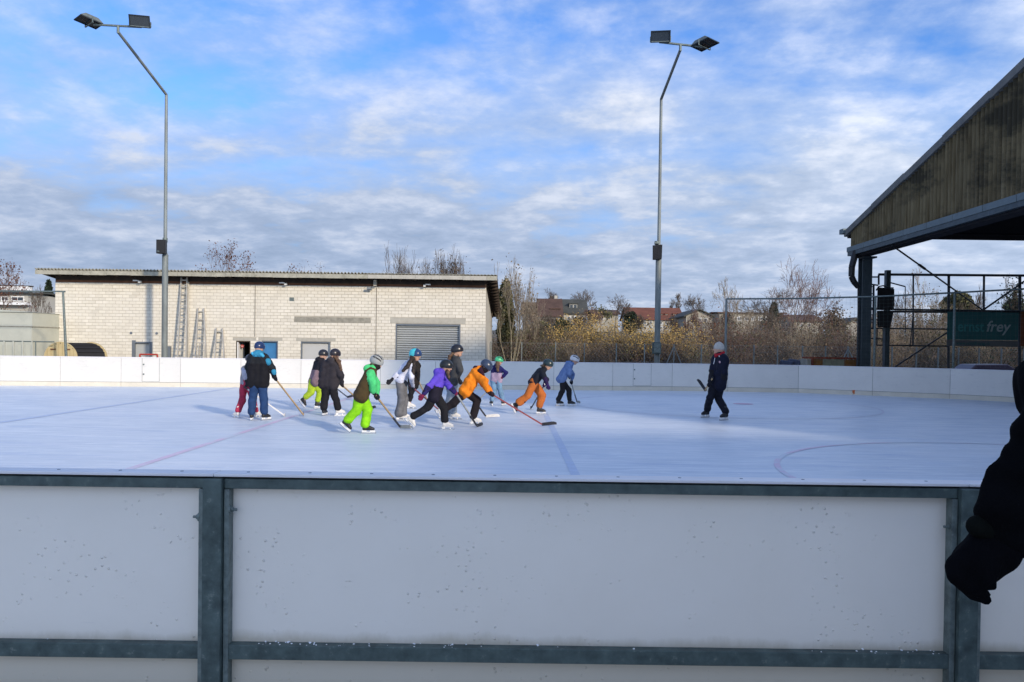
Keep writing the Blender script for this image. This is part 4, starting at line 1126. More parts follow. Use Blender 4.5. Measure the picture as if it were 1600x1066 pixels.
def leaves_np(Pt, size, rng, flat=0.6):
    Pt = np.asarray(Pt); m = len(Pt)
    a = rng.normal(size=(m,3)); a /= np.linalg.norm(a,axis=1,keepdims=True); b = rng.normal(size=(m,3)); b -= (a*b).sum(1,keepdims=True)*a; b /= np.linalg.norm(b,axis=1,keepdims=True)
    s = size*(.6+.8*rng.random((m,1)))
    V = np.stack([Pt-a*s, Pt-b*s*flat, Pt+a*s, Pt+b*s*flat],1).reshape(-1,3)
    return V, (np.arange(m)[:,None]*4+np.arange(4)[None,:])
m_bark = mat('bark_grey_brown', (0.15,0.125,0.09), .95, 0, .3, 2)
m_bark2 = mat('bark_pale', (0.26,0.23,0.16), .95, 0, .25, 2)
m_twig = mat('twig_brown', (0.115,0.09,0.07), .95, 0, .3, 1)
m_twig_r = mat('twig_reddish', (0.17,0.105,0.085), .95, 0, .3, 1)
m_twig_p = mat('twig_pale', (0.25,0.205,0.15), .95, 0, .3, 1)
m_leaf = {'brown': mat('dry_leaf_brown',(.12,.085,.055),.9,0,.35,1.5), 'yellow': mat('dry_leaf_yellow',(.38,.26,.085),.9,0,.35,1.2), 'olive': mat('leaf_olive',(.10,.095,.04),.9,0,.4,1.2),
          'green': mat('leaf_dark_green',(.02,.035,.018),.9,0,.4,1.5), 'tan': mat('dry_leaf_tan',(.21,.165,.11),.9,0,.35,1.5), 'rust': mat('dry_leaf_rust',(.12,.05,.03),.9,0,.35,1.5)}
def tree(label, u, vtop, Y, wpx, seed, stems=1, rr=None, tm=None, cm=None, leaf=None, nleaf=0, lsize=.07, up=.35, split=.3, levels=5, group=None, base=None, name='bare_tree', dens=1.0):
    rg = random.Random(seed)
    b = P(u, 560, Y); gz = terr(b.x, Y) if base is None else base
    top = P(u, vtop, Y).z; H = top-gz; Wd = wpx/1200*Y/2
    rmin = .0062*Y/45
    rr = rr or H*.016
    tr, cr, tips = [], [], []
    def go(p, d, L, r, lv):
        n = 3 if lv < 2 else 2
        pts = [p]; q = p.copy(); dd = d.copy()
        for i in range(n):
            dd = (dd + Vector((rg.gauss(0,.13), rg.gauss(0,.13), up*.22+rg.gauss(0,.07)))).normalized()
            q2 = q + dd*L/n
            ra, rb = r*(1-.45*i/n), r*(1-.45*(i+1)/n)
            (tr if lv <= 1 else cr).append((*q, *q2, max(rmin, ra), max(rmin, rb)))
            q = q2; pts.append(q)
            if lv >= 1 and lv < levels and rg.random() < .8*dens:
                kid(q, dd, L, rb, lv)
        if lv < levels:
            for k in range(2 if lv else 3): kid(q, dd, L, r*.6, lv)
        else: tips.append(q)
    def kid(q, dd, L, r, lv):
        ax = dd.cross(Vector((rg.gauss(0,1),rg.gauss(0,1),rg.gauss(0,1)))).normalized()
        a = rg.uniform(.35,.95)
        d2 = (dd*math.cos(a)+ax*math.sin(a)).normalized()
        go(q, d2, L*rg.uniform(.55,.82), r*.72, lv+1)
    for s in range(stems):
        a = rg.uniform(0,6.28); off = Vector((math.cos(a),math.sin(a)*.5,0))*(.0 if stems == 1 else .25*Wd)
        d = Vector((math.cos(a)*(.05 if stems==1 else .5), math.sin(a)*.1, 1)).normalized()
        go(Vector((0,0,0))+off, d, H*split, rr*(1 if stems == 1 else .6), 0)
    # fit height and width
    allp = np.array([t[3:6] for t in tr+cr]); mz = np.percentile(allp[:,2], 99.7); mw = np.percentile(np.abs(allp[:,0]), 97)+1e-6
    sz, sw = H/mz, Wd/mw
    def fit(S):
        S = np.array(S); S[:,[2,5]] *= sz; S[:,[0,1,3,4]] *= sw; S[:,[0,3]] += b.x; S[:,[1,4]] += Y; S[:,[2,5]] += gz; return S
    t = thing(name, label, 'tree', (b.x, Y, gz), group)
    V, Fc = tubes_np(fit(tr), 6); npobj('trunk', V, Fc, tm or m_bark, t, smooth=True)
    V, Fc = tubes_np(fit(cr), 3); npobj('crown', V, Fc, cm or m_twig, t)
    if leaf:
        rng = np.random.default_rng(seed); T = np.array([list(x) for x in tips]); T[:,2] *= sz; T[:,:2] *= sw; T += np.array([[b.x,Y,gz]])
        idx = rng.integers(0, len(T), nleaf); Q = T[idx]+rng.normal(size=(nleaf,3))*.18
        V, Fc = leaves_np(Q, lsize, rng); npobj('leaves', V, Fc, m_leaf[leaf], t)
    return t
T = tree
T('spreading tree with rusty leaf tips above the left half of the block building roof', 356, 380, 50, 74, 3, rr=.12, cm=m_twig_r, leaf='rust', nleaf=1100, lsize=.06, up=.15, levels=4)
T('small reddish treetop just showing over the block building roof', 470, 417, 49, 34, 5, cm=m_twig_r, leaf='rust', nleaf=300, lsize=.055, levels=3)
T('small reddish treetop right beside its twin over the roof', 493, 414, 49, 24, 6, cm=m_twig_r, leaf='rust', nleaf=250, lsize=.055, levels=3)
T('cluster of upright bare shoots rising over the middle of the roof', 632, 387, 52, 74, 8, stems=6, up=.6, cm=m_twig, levels=4)
T('bare branching treetop over the roller door end of the roof', 690, 392, 52, 70, 9, stems=3, cm=m_twig, levels=5, leaf='brown', nleaf=350)
T('bare treetop over the right end of the block building roof', 722, 412, 50, 26, 10, cm=m_twig, levels=4, leaf='rust', nleaf=120, lsize=.05)
T('reddish bare tree at the far left edge behind the storage container', 8, 408, 60, 70, 12, cm=m_twig_r, levels=5, leaf='rust', nleaf=800)
T('faint bare tree between the left fir and the building', 60, 446, 80, 30, 13, levels=5)
T('many stemmed pale tree right beside the end of the block building', 798, 408, 44, 78, 15, stems=5, rr=.075, tm=m_bark2, cm=m_twig_p, leaf='tan', nleaf=350, up=.25, levels=4, split=.42)
T('slim pale tree leaning right of the block building', 828, 445, 47, 56, 16, stems=3, tm=m_bark2, cm=m_twig_p, levels=4, split=.4)
T('bare tree behind the brown roofed house', 852, 452, 230, 36, 17, levels=5)
T('bare rounded tree between the two dark houses', 905, 453, 235, 50, 18, levels=5)
T('round bare tree standing left of the long red roof', 960, 460, 150, 50, 19, levels=5, dens=1.1)
T('dark bushy bare tree before the small white house', 938, 478, 140, 26, 20, levels=4, leaf='olive', nleaf=300, lsize=.2)
T('wide bare tree behind the right end of the long red roof', 1060, 458, 240, 32, 21, levels=5)
T('wide bare tree beside its lookalike over the grey roofed house', 1083, 458, 240, 40, 22, levels=5)
T('tall bare tree with whitish twigs right of the right mast', 1130, 436, 100, 56, 23, cm=m_twig_p, levels=5)
T('rounded bare tree before the long flat building', 1183, 452, 140, 58, 24, levels=5, dens=1.1)
T('tallest bare tree, with several pale trunks, between right mast and hall', 1243, 406, 58, 104, 25, stems=3, rr=.17, tm=m_bark2, cm=m_twig_r, levels=5, dens=.85, up=.22, split=.36)
T('slim bare tree leaning against the tallest one', 1218, 455, 62, 50, 26, tm=m_bark2, levels=5)
T('low brown leafy tree left of the hall column', 1312, 478, 66, 66, 27, cm=m_twig_p, levels=5, leaf='brown', nleaf=1500, lsize=.09)
T('bare tree behind the big loudspeaker', 1436, 418, 60, 86, 28, stems=2, tm=m_bark2, cm=m_twig_p, levels=5, dens=.8, up=.2, split=.36, leaf='tan', nleaf=250)
T('slim bare tree behind the loudspeaker post', 1402, 455, 66, 40, 29, levels=5)
T('thin bare tree behind the teal banner', 1524, 450, 70, 40, 30, levels=5)
T('bare tree with ivy at the right edge behind the steel frame', 1580, 432, 62, 66, 31, stems=2, levels=5, leaf='green', nleaf=900, lsize=.1)
T('bare tree rising from the thicket under the teal banner', 1455, 500, 52, 60, 33, stems=2, tm=m_bark2, levels=5, leaf='tan', nleaf=300)
T('low bare tree left of the tallest one', 1160, 478, 75, 60, 34, stems=2, cm=m_twig_p, levels=5)
T('low bare tree in front of the long flat building', 1112, 492, 90, 50, 35, levels=5)
T('scrubby bare tree behind the fence near the building', 850, 500, 60, 60, 36, stems=3, levels=5)
for i_, (u_, v_, Y_, w_, l_) in enumerate(((832,484,120,36,'in front of the leftmost brown roofed house'),(858,488,110,34,'in front of the house with the white dormer'),(897,486,105,44,'in front of the steep grey roofed house'),
      (922,480,125,32,'between the steep grey roof and the small white house'),(1002,492,110,40,'at the left end of the long red roofed house'),(1046,492,105,34,'right of the right mast before the long red roofed house'),
      (1090,484,100,46,'before the pale house with the low grey roof'),(1150,474,95,52,'before the left half of the long flat building'),(1190,480,85,44,'before the right half of the long flat building'),
      (1348,480,80,50,'right behind the hall column'),(1475,470,75,60,'above the left end of the teal banner'))):
    T('bare tree ' + l_, u_, v_, Y_, w_, 300+i_, stems=2, levels=5, cm=m_twig_r if i_ % 3 == 0 else m_twig, dens=1.1, up=.25)
# evergreens ------------------------------------------------------------
def cone_tree(label, u, vtop, vbase, Y, wpx, seed, col='green', shape='fir', n=4200, lsize=.16, name='fir_tree'):
    rng = np.random.default_rng(seed); b = P(u, vbase, Y); top = P(u, vtop, Y).z
    gz = min(b.z, terr(b.x, Y)); H = top-gz; W_ = wpx/1200*Y/2
    z0 = max(0, (b.z-gz)/H)*.9
    h = rng.random(n)**(1.3 if shape == 'fir' else 1)
    if shape == 'fir': R = W_*(1-h)*(0.75+.25*np.sin(h*34))+.05
    elif shape == 'column': R = W_*np.clip(np.sin((h*.92+.08)*math.pi)**.45, .12, 1)
    else: R = W_*np.sqrt(np.clip(1-(2*h-1)**2, .02, 1))
    a = rng.random(n)*2*math.pi; k = np.sqrt(rng.random(n))*.45+.55
    lump = 1+.22*np.sin(a*3+h*9+seed)+.15*np.sin(a*5-h*17)
    Q = np.stack([b.x+np.cos(a)*R*k*lump, Y+np.sin(a)*R*k*lump, gz+(z0+(1-z0)*h)*H+rng.normal(size=n)*.1], 1)
    t = thing(name, label, 'tree', (b.x, Y, gz))
    mb = MB(); mb.tube((b.x,Y,gz),(b.x,Y,gz+H*.9),.15*W_+.05,.02,7); mb.build('trunk', m_bark, t)
    V, Fc = leaves_np(Q, lsize, rng); npobj('crown', V, Fc, m_leaf[col], t)
cone_tree('dark fir tree standing between the left house and the building', 76, 441, 486, 120, 24, 41, lsize=.35)
cone_tree('narrow ivy covered tree column right behind the end of the roof', 789, 440, 545, 49, 26, 42, 'olive', 'column', 5200, .10, 'ivy_tree')
cone_tree('small dark cypress before the long flat building', 1209, 474, 512, 150, 12, 43, shape='column', n=1600, lsize=.3, name='cypress_tree')
cone_tree('round topped dark pine over the teal banner', 1497, 458, 500, 85, 44, 44, 'olive', 'round', 3200, .22, 'pine_tree')
cone_tree('dark evergreen among the houses left of the yellow bushes', 878, 500, 545, 95, 30, 45, 'green', 'round', 2600, .2, 'evergreen_tree')
cone_tree('dark green evergreen in the thicket near the building', 842, 505, 545, 70, 44, 46, 'olive', 'round', 3200, .14, 'evergreen_tree')
cone_tree('dark green evergreen by the left end of the long red roof', 985, 488, 520, 150, 22, 47, 'green', 'round', 1200, .3, 'evergreen_tree')
cone_tree('ivy clad tree crown at the right edge behind the frame', 1584, 468, 510, 66, 30, 48, 'green', 'round', 1800, .14, 'ivy_tree')

# shrubs of the thicket -----------------------------------------------
def shrub(label, u, vtop, Y, wpx, seed, leaf='brown', nl=2200, ls=.06, tw=None, group=None, ns=26):
    rg = random.Random(seed); rng = np.random.default_rng(seed); b = P(u, 555, Y); gz = terr(b.x, Y); H = P(u, vtop, Y).z-gz; Wd = wpx/1200*Y/2
    S = []; tips = []
    for i in range(ns):
        a = rg.uniform(0,6.28); p = Vector((rg.gauss(0,.25)*Wd*.5, rg.gauss(0,.25)*Wd*.3, 0)); d = Vector((math.cos(a)*.5*Wd/H*1.6, math.sin(a)*.4, 1)).normalized()
        L = H*rg.uniform(.6,1.02); q = p
        for k in range(5):
            d = (d+Vector((rg.gauss(0,.12),rg.gauss(0,.12),0.02))).normalized(); q2 = q+d*L/5; r_ = .02*Y/50*(1-k*.12); S.append((*q,*q2,r_,r_*.85)); q = q2
            for j in range(3):
                e = (d+Vector((rg.gauss(0,.6),rg.gauss(0,.6),rg.gauss(.1,.35)))).normalized(); q3 = q+e*L*rg.uniform(.1,.25); S.append((*q,*q3,r_*.5,r_*.3)); tips.append(q3)
                e2 = (e+Vector((rg.gauss(0,.6),rg.gauss(0,.6),rg.gauss(.1,.3)))).normalized(); q4 = q3+e2*L*.12; S.append((*q3,*q4,r_*.35,r_*.25)); tips.append(q4)
    S = np.array(S); off = np.array([b.x,Y,gz]); S[:,:3] += off; S[:,3:6] += off
    t = thing('shrub', label, 'shrub', (b.x,Y,gz), group)
    V, Fc = tubes_np(S, 3); npobj('stems', V, Fc, tw or m_twig, t)
    T_ = np.array([list(x) for x in tips])+off; idx = rng.integers(0,len(T_),nl); V, Fc = leaves_np(T_[idx]+rng.normal(size=(nl,3))*.16, ls, rng)
    npobj('foliage', V, Fc, m_leaf[leaf], t)
    return t
rnd = random.Random(77)
for i, (u, vt, w, Y) in enumerate(((893,500,60,48),(930,499,66,49),(968,505,62,48),(1000,510,50,47),(1063,508,66,47),(1043,514,44,46))):
    shrub('golden leaved shrub behind the fence, ' + ['the tallest and leftmost, under the dark houses','under the small white house','in front of the round bare tree','just left of the right mast','right of the right mast','directly behind the right mast'][i], u, vt+9, Y, w, 100+i, 'yellow', 4600, .048, m_twig_p, 'golden shrubs behind the fence')
lab = {'brown':'brown leaved bare shrub in the thicket behind the fence','olive':'dull green shrub in the thicket behind the fence','rust':'rusty brown shrub in the thicket behind the fence','tan':'pale tan shrub in the thicket behind the fence','green':'dark evergreen shrub at the foot of the thicket'}
i = 0
for (u0,u1,v0,v1,Y0,Y1,n,kinds) in ((775,870,520,538,46,56,9,'brown olive brown'),(860,1110,528,545,44,47,14,'brown olive tan brown'),(1095,1210,498,526,48,64,13,'brown brown rust olive'),(1200,1345,500,528,48,66,15,'brown rust tan olive'),
                                (1355,1490,488,520,46,60,16,'olive brown tan'),(1475,1620,500,545,44,56,14,'green olive green'),(790,1340,512,524,70,95,16,'brown brown olive rust'),(1350,1620,490,512,66,85,12,'brown olive')):
    for k in range(n):
        kd = rnd.choice(kinds.split()); u = u0+(u1-u0)*(k+rnd.random())/n
        shrub(lab[kd], u, rnd.uniform(v0,v1), rnd.uniform(Y0,Y1), rnd.uniform(34,62), 200+i, kd, 650, .055 if Y0 < 60 else .08, rnd.choice((m_twig,m_twig,m_twig_p,m_twig_p,m_twig_r)), 'shrubs of the thicket behind the fence', 26); i += 1
# tangled undergrowth, nobody could count it
rng = np.random.default_rng(5); n = 15000
yy = rng.uniform(43,64,n); uu = rng.uniform(740,1660,n); xx = (uu-800)/1200*yy
z0 = GROUNDZ+rng.random(n)**1.5*2.2; d = rng.normal(size=(n,3))*np.array([.5,.4,.35])+np.array([0,0,.35]); L = rng.uniform(.3,1.1,(n,1))
S = np.concatenate([np.stack([xx,yy,z0],1), np.stack([xx,yy,z0],1)+d*L, np.full((n,1),.013), np.full((n,1),.008)],1)
V, Fc = tubes_np(S,3); o = npobj('undergrowth', V, Fc, m_twig, None); tag(o, 'tangle of bare brown undergrowth behind the chain link fence', 'undergrowth', kind='stuff')
rng = np.random.default_rng(6); n = 9000
yy = rng.uniform(43,64,n); uu = rng.uniform(740,1660,n); Q = np.stack([(uu-800)/1200*yy, yy, GROUNDZ+rng.random(n)**1.3*2.4],1)
V, Fc = leaves_np(Q, .07, rng); o = npobj('leaf_litter', V, Fc, m_leaf['brown'], None); tag(o, 'dry brown leaves caught in the undergrowth behind the fence', 'dead leaves', kind='stuff')
# bank and wall on the left
pw = P(60,496,70)
mb = MB(); mb.bx(P(30,500,70).x, P(95,500,70).x, 70, 70.6, terr(pw.x,70), P(60,497,70).z)
w_ = mb.build('garden_wall', m_conc, None, org=(pw.x,70,terr(pw.x,70))); tag(w_, 'grey retaining wall between the container and the block building', 'wall')
mb = MB(); mb.bx(P(20,491,95).x, P(90,491,95).x, 95, 95.6, terr(pw.x,95), P(60,488,95).z)
w_ = mb.build('garden_wall', m_conc2, None, org=(pw.x,95,terr(pw.x,95))); tag(w_, 'paler wall higher up the bank behind the grey retaining wall', 'wall')
rng = np.random.default_rng(8); n = 9000; hx0,hx1 = P(36,530,50).x, P(88,530,50).x; zt_ = P(60,505,50).z
Q = np.stack([rng.uniform(hx0,hx1,n), rng.uniform(50,51.2,n), rng.uniform(GROUNDZ,zt_,n)],1)
V, Fc = leaves_np(Q, .06, rng); hd = thing('hedge', 'clipped brown beech hedge between the container and the block building', 'hedge', ((hx0+hx1)/2,50.5,GROUNDZ))
npobj('foliage', V, Fc, mat('hedge_leaf',(.12,.085,.05),.9,0,.35,3), hd)
mb = MB()
for k in range(30): x_=hx0+(hx1-hx0)*(k+.5)/30; mb.tube((x_,50.6,GROUNDZ),(x_+.05,50.6,zt_-.15),.03,.015,5)
mb.build('stems', m_bark, hd)

# houses ----------------------------------------------------------------
m_wallw = mat('render_offwhite', (.40,.385,.34), .9, 0, .07, .3)
m_wallc = mat('render_cream', (.33,.305,.25), .9, 0, .07, .3)
m_rt = mat('roof_red_tile', (.15,.055,.035), .9, 0, .2, .6, .4, 5)
m_rb = mat('roof_brown_tile', (.085,.050,.038), .9, 0, .2, .6, .4, 5)
m_rg = mat('roof_grey_tile', (.06,.062,.055), .9, 0, .2, .6, .4, 5)
def house(name, label, u0, u1, vr, ve, vb, Y, wall, roof, wins=(), dormers=(), gable=False, depth=11, chim=(), hipped=0.0, over=.5):
    x0, x1 = P(u0,ve,Y).x, P(u1,ve,Y).x; zr, ze = P((u0+u1)/2,vr,Y+depth*.5).z, P((u0+u1)/2,ve,Y).z
    xm = (x0+x1)/2; gz = terr(xm, Y)-1.0
    t = thing(name, label, 'house' if name != 'flat_building' else 'building', (xm,Y,gz))
    mb = MB(); mb.bx(x0,x1,Y,Y+depth,gz,ze)
    if gable: mb.add([(x0,Y,ze),(x1,Y,ze),(xm,Y,zr-.15),(x0,Y+depth,ze),(x1,Y+depth,ze),(xm,Y+depth,zr-.15)],[(0,1,2),(5,4,3)])
    elif vr < ve: mb.add([(x0,Y,ze),(x0,Y+depth,ze),(x0,Y+depth/2,zr-.15),(x1,Y,ze),(x1,Y+depth,ze),(x1,Y+depth/2,zr-.15)],[(0,1,2),(5,4,3)])
    mb.build('wall', wall, t)
    th = .25; mb = MB()
    if gable:
        for s in (-1,1):
            xe = x0-over if s < 0 else x1+over; zz = ze-(zr-ze)*over/((x1-x0)/2)
            mb.add([(xm,Y-over,zr),(xe,Y-over,zz),(xe,Y+depth+over,zz),(xm,Y+depth+over,zr),(xm,Y-over,zr+th),(xe,Y-over,zz+th),(xe,Y+depth+over,zz+th),(xm,Y+depth+over,zr+th)],
               [(0,3,2,1),(4,5,6,7),(0,1,5,4),(1,2,6,5),(2,3,7,6),(3,0,4,7)])
    else:
        hp_ = hipped*(x1-x0)
        for s in (0,1):
            ye = Y-over if s == 0 else Y+depth+over; ym = Y+depth/2; zz = ze-(zr-ze)*over/(depth/2)
            mb.add([(x0-over,ye,zz),(x1+over,ye,zz),(x1+over-hp_,ym,zr),(x0-over+hp_,ym,zr),(x0-over,ye,zz+th),(x1+over,ye,zz+th),(x1+over-hp_,ym,zr+th),(x0-over+hp_,ym,zr+th)],
               [(0,3,2,1),(4,5,6,7),(0,1,5,4),(1,2,6,5),(2,3,7,6),(3,0,4,7)])
        if hp_ > 0:
            for xe,xi in ((x0-over,x0-over+hp_),(x1+over,x1+over-hp_)):
                mb.add([(xe,Y-over,ze-.2+th),(xe,Y+depth+over,ze-.2+th),(xi,Y+depth/2,zr+th)],[(0,1,2)])
    rf = mb.build('roof', roof, t)
    for cu in chim:
        cx_ = P(cu,vr,Y).x; mb = MB(); mb.bx(cx_-.35,cx_+.35,Y+depth*.55,Y+depth*.55+.7,zr-.8,zr+1.0); mb.build('chimney', m_conc2, rf)
    def win(a0,b0,a1,b1,y):
        xa,xb,za,zb_ = P(a0,b0,y).x,P(a1,b0,y).x,P(a0,b1,y).z,P(a0,b0,y).z
        mb = MB(); mb.bx(xa,xb,y-.06,y+.02,za,zb_); w = mb.build('window', m_white, t)
        f = min(.14,(xb-xa)*.16); mb = MB(); mb.bx(xa+f,(xa+xb)/2-f*.3,y-.09,y-.07,za+f,zb_-f); mb.bx((xa+xb)/2+f*.3,xb-f,y-.09,y-.07,za+f,zb_-f); mb.build('pane', m_glass, w)
    for wv in wins: win(*wv, Y)
    for (a0,b0,a1,b1) in dormers:
        y = Y+depth*.16; xa,xb,za,zb_ = P(a0,b0,y).x,P(a1,b0,y).x,P(a0,b1,y).z,P(a0,b0,y).z
        mb = MB(); mb.bx(xa,xb,y,y+depth*.32,za,zb_); dm = mb.build('dormer', m_wallw, t)
        mb = MB(); mb.bx(xa-.2,xb+.2,y-.25,y+depth*.32,zb_+.002,zb_+.22); mb.build('dormer_roof', roof, dm)
        k = max(1,int((a1-a0)/4.2)); w1 = (xb-xa)/k
        for j in range(k):
            mb = MB(); mb.bx(xa+w1*j+.14,xa+w1*(j+1)-.14,y-.04,y-.01,za+.2,zb_-.2); mb.build('pane', m_glass, dm)
    return t
house('brown_roofed_house','house with a dark brown roof and white wall, leftmost on the slope',818,842,474,489,520,178,m_wallw,m_rb,wins=((826,495,830,501),(834,495,838,501)),chim=())
house('brown_roofed_house','white house with a reddish brown roof and a wide white dormer',843,877,468.5,493,522,172,m_wallw,m_rb,wins=((848,499,853,506),(858,499,863,506),(868,499,873,506)),dormers=((860,483,874.5,491.5),),chim=(871,))
house('grey_roofed_house','house with a steep dark grey roof, balcony and dormers beside the brown roofed one',879,916,469.5,489,522,176,m_wallw,m_rg,wins=((886,494,892,501),(897,494,903,501),(908,494,913,501)),dormers=((890,475,902,483),(907,484,915,492)))
house('small_white_house','small white gabled house half hidden by the round bare tree',926,966,486,491,520,165,m_wallc,m_rb,wins=((940,494,944,499),(950,494,954,499)),depth=9)
house('long_red_roofed_house','long white apartment house under a red tiled roof with five small dormers',982,1067,482.5,499,525,190,m_wallw,m_rt,
      wins=tuple((a,b,a+4,b+5.5) for b in (501.5,510) for a in (988,997,1006,1015,1031,1039,1047,1055)), dormers=tuple((a,491,a+4,496) for a in (1031,1039.5,1052,1060.5)),depth=12,chim=(1037,))
house('grey_roofed_house','pale house with a low grey roof right of the right mast',1072,1113,487,494,522,150,m_wallc,m_rg,wins=((1092,497,1096,503),(1101,497,1105,503)),gable=True,depth=14)
house('flat_building','long flat roofed pale building behind the bare trees',1124,1225,490,490,522,170,m_wallc,m_rb,wins=tuple((a,495,a+6,501) for a in range(1130,1220,11)),depth=10)
house('slate_roofed_house','small slate roofed house left of the hall column',1322,1350,500,508,530,120,m_wallw,m_rg,gable=True,depth=8)
house('brown_roofed_house','brown roofed house behind the tallest bare tree',1240,1285,494,502,525,160,m_wallc,m_rb,wins=((1250,505,1255,511),(1262,505,1267,511)))
# modern house at the far left
t = house('flat_roofed_house','modern flat roofed house with white balcony bands at the left edge',-40,44,459,459,495,110,m_wallw,m_rg,wins=((2,463,14,471),(18,463,38,471)),depth=9)
def slab(u0,v0,u1,v1,name,m,y=109.0,dd=1.0):
    mb = MB(); mb.bx(P(u0,v0,y).x,P(u1,v0,y).x,y,y+dd,P(20,v1,y).z,P(20,v0,y).z); mb.build(name,m,t)
slab(-40,472.5,42,476.5,'balcony_band',m_white); slab(-40,447.5,44,453.5,'balcony_band',m_white); slab(-40,446,46,447.4,'roof_edge',m_wood_d); slab(-40,454,44,458,'glass_band',m_glass,109.4)
house('white_gabled_house','tiny white gabled house beneath the dark fir on the left',58,66,476,481,488,125,m_wallw,m_rb,gable=True,depth=5)
# ------------------------------------------------------------------ figures: implicit surfaces, one continuous mesh per body
def surf(prims, res, cuts=(), k=.03, noise=0.0, nf=26.0, seed=0):
    """prims: ('c',a,b,r1,r2,mat) tapered capsule or ('e',c,(rx,ry,rz),R,mat) ellipsoid -> verts, quads, face materials"""
    lo = np.array([1e9]*3); hi = -lo
    for p in prims:
        if p[0] == 'c':
            for q, r in ((p[1], p[3]), (p[2], p[4])): lo = np.minimum(lo, np.array(q)-r); hi = np.maximum(hi, np.array(q)+r)
        else:
            r = max(p[2]); lo = np.minimum(lo, np.array(p[1])-r); hi = np.maximum(hi, np.array(p[1])+r)
    lo -= res*3+noise; hi += res*3+noise
    n = np.ceil((hi-lo)/res).astype(int)+1
    ax = [lo[i]+res*np.arange(n[i]) for i in range(3)]
    Xg, Yg, Zg = np.meshgrid(*ax, indexing='ij')
    Pt = np.stack([Xg, Yg, Zg], -1)
    f = np.full(Xg.shape, 1e3); best = np.full(Xg.shape, 1e3); idm = np.zeros(Xg.shape, dtype=np.int32)
    for p in prims:
        if p[0] == 'c':
            a, b = np.array(p[1]), np.array(p[2]); ba = b-a; L2 = max(1e-9, ba.dot(ba))
            pa = Pt-a; t = np.clip((pa@ba)/L2, 0, 1)
            d = np.linalg.norm(pa-t[...,None]*ba, axis=-1)-(p[3]+(p[4]-p[3])*t)
        else:
            R = np.array(p[3]) if p[3] is not None else np.eye(3)
            q = (Pt-np.array(p[1]))@R; rr = np.array(p[2])
            k0 = np.linalg.norm(q/rr, axis=-1); k1 = np.linalg.norm(q/(rr*rr), axis=-1)+1e-9
            d = k0*(k0-1)/k1
        better = d < best; idm[better] = p[5] if p[0] == 'c' else p[4]; best = np.minimum(best, d)
        h = np.clip(.5+.5*(f-d)/k, 0, 1)
        f = f*(1-h)+d*h-k*h*(1-h)
        f = np.minimum(f, best+0) if k <= 0 else f
    if noise:
        rg = np.random.default_rng(seed)
        nn = np.zeros(Xg.shape)
        for j in range(5):
            w = rg.normal(size=3); w /= np.linalg.norm(w); w *= nf*(.6+.28*j); ph = rg.random()*6.28
            w2 = rg.normal(size=3)*nf*.45
            nn += np.sin(Pt@w+ph+1.6*np.sin(Pt@w2+ph*2))/(1+.3*j)
        f = f+nn*noise*.4
    for c, nrm in cuts:
        f = np.maximum(f, (Pt-np.array(c))@np.array(nrm))
    ins = f < 0
    c8 = np.zeros(np.array(ins.shape)-1, dtype=np.int8)
    for i in (0,1):
        for j in (0,1):
            for l in (0,1): c8 += ins[i:i+c8.shape[0], j:j+c8.shape[1], l:l+c8.shape[2]]
    act = (c8 > 0) & (c8 < 8)
    ids = np.full(act.shape, -1, dtype=np.int64); ids[act] = np.arange(act.sum())
    cells = np.argwhere(act); base = cells
    acc = np.zeros((len(cells),3)); cnt = np.zeros((len(cells),1))
    cor = [(i,j,l) for i in (0,1) for j in (0,1) for l in (0,1)]
    val = {c: f[base[:,0]+c[0], base[:,1]+c[1], base[:,2]+c[2]] for c in cor}
    for c in cor:
        for axn in range(3):
            if c[axn]: continue
            d = list(c); d[axn] = 1; d = tuple(d); va, vb = val[c], val[d]
            m = (va < 0) != (vb < 0); t = np.where(m, va/(va-vb+1e-12), 0)
            pt = np.tile(np.array(c, float), (len(cells),1)); pt[:,axn] += t
            acc += pt*m[:,None]; cnt += m[:,None]
    V = lo+(base+acc/np.maximum(cnt,1))*res
    quads, mats_ = [], []
    nxs = ins.shape
    for axn in range(3):
        o1, o2 = [(1,2),(2,0),(0,1)][axn]
        sl0 = [slice(None)]*3; sl1 = [slice(None)]*3; sl0[axn] = slice(0,-1); sl1[axn] = slice(1,None)
        a = ins[tuple(sl0)]; b = ins[tuple(sl1)]; e = np.argwhere(a != b)
        e = e[(e[:,o1] > 0) & (e[:,o2] > 0) & (e[:,o1] < nxs[o1]-1) & (e[:,o2] < nxs[o2]-1)]
        if not len(e): continue
        def cid(d1, d2):
            q = e.copy(); q[:,o1] -= d1; q[:,o2] -= d2; return ids[q[:,0], q[:,1], q[:,2]]
        q = np.stack([cid(1,1), cid(0,1), cid(0,0), cid(1,0)], 1)
        flip = ~a[e[:,0], e[:,1], e[:,2]]
        q[flip] = q[flip][:,::-1]
        quads.append(q); mats_.append(idm[e[:,0], e[:,1], e[:,2]])
    return V, np.concatenate(quads), np.concatenate(mats_)

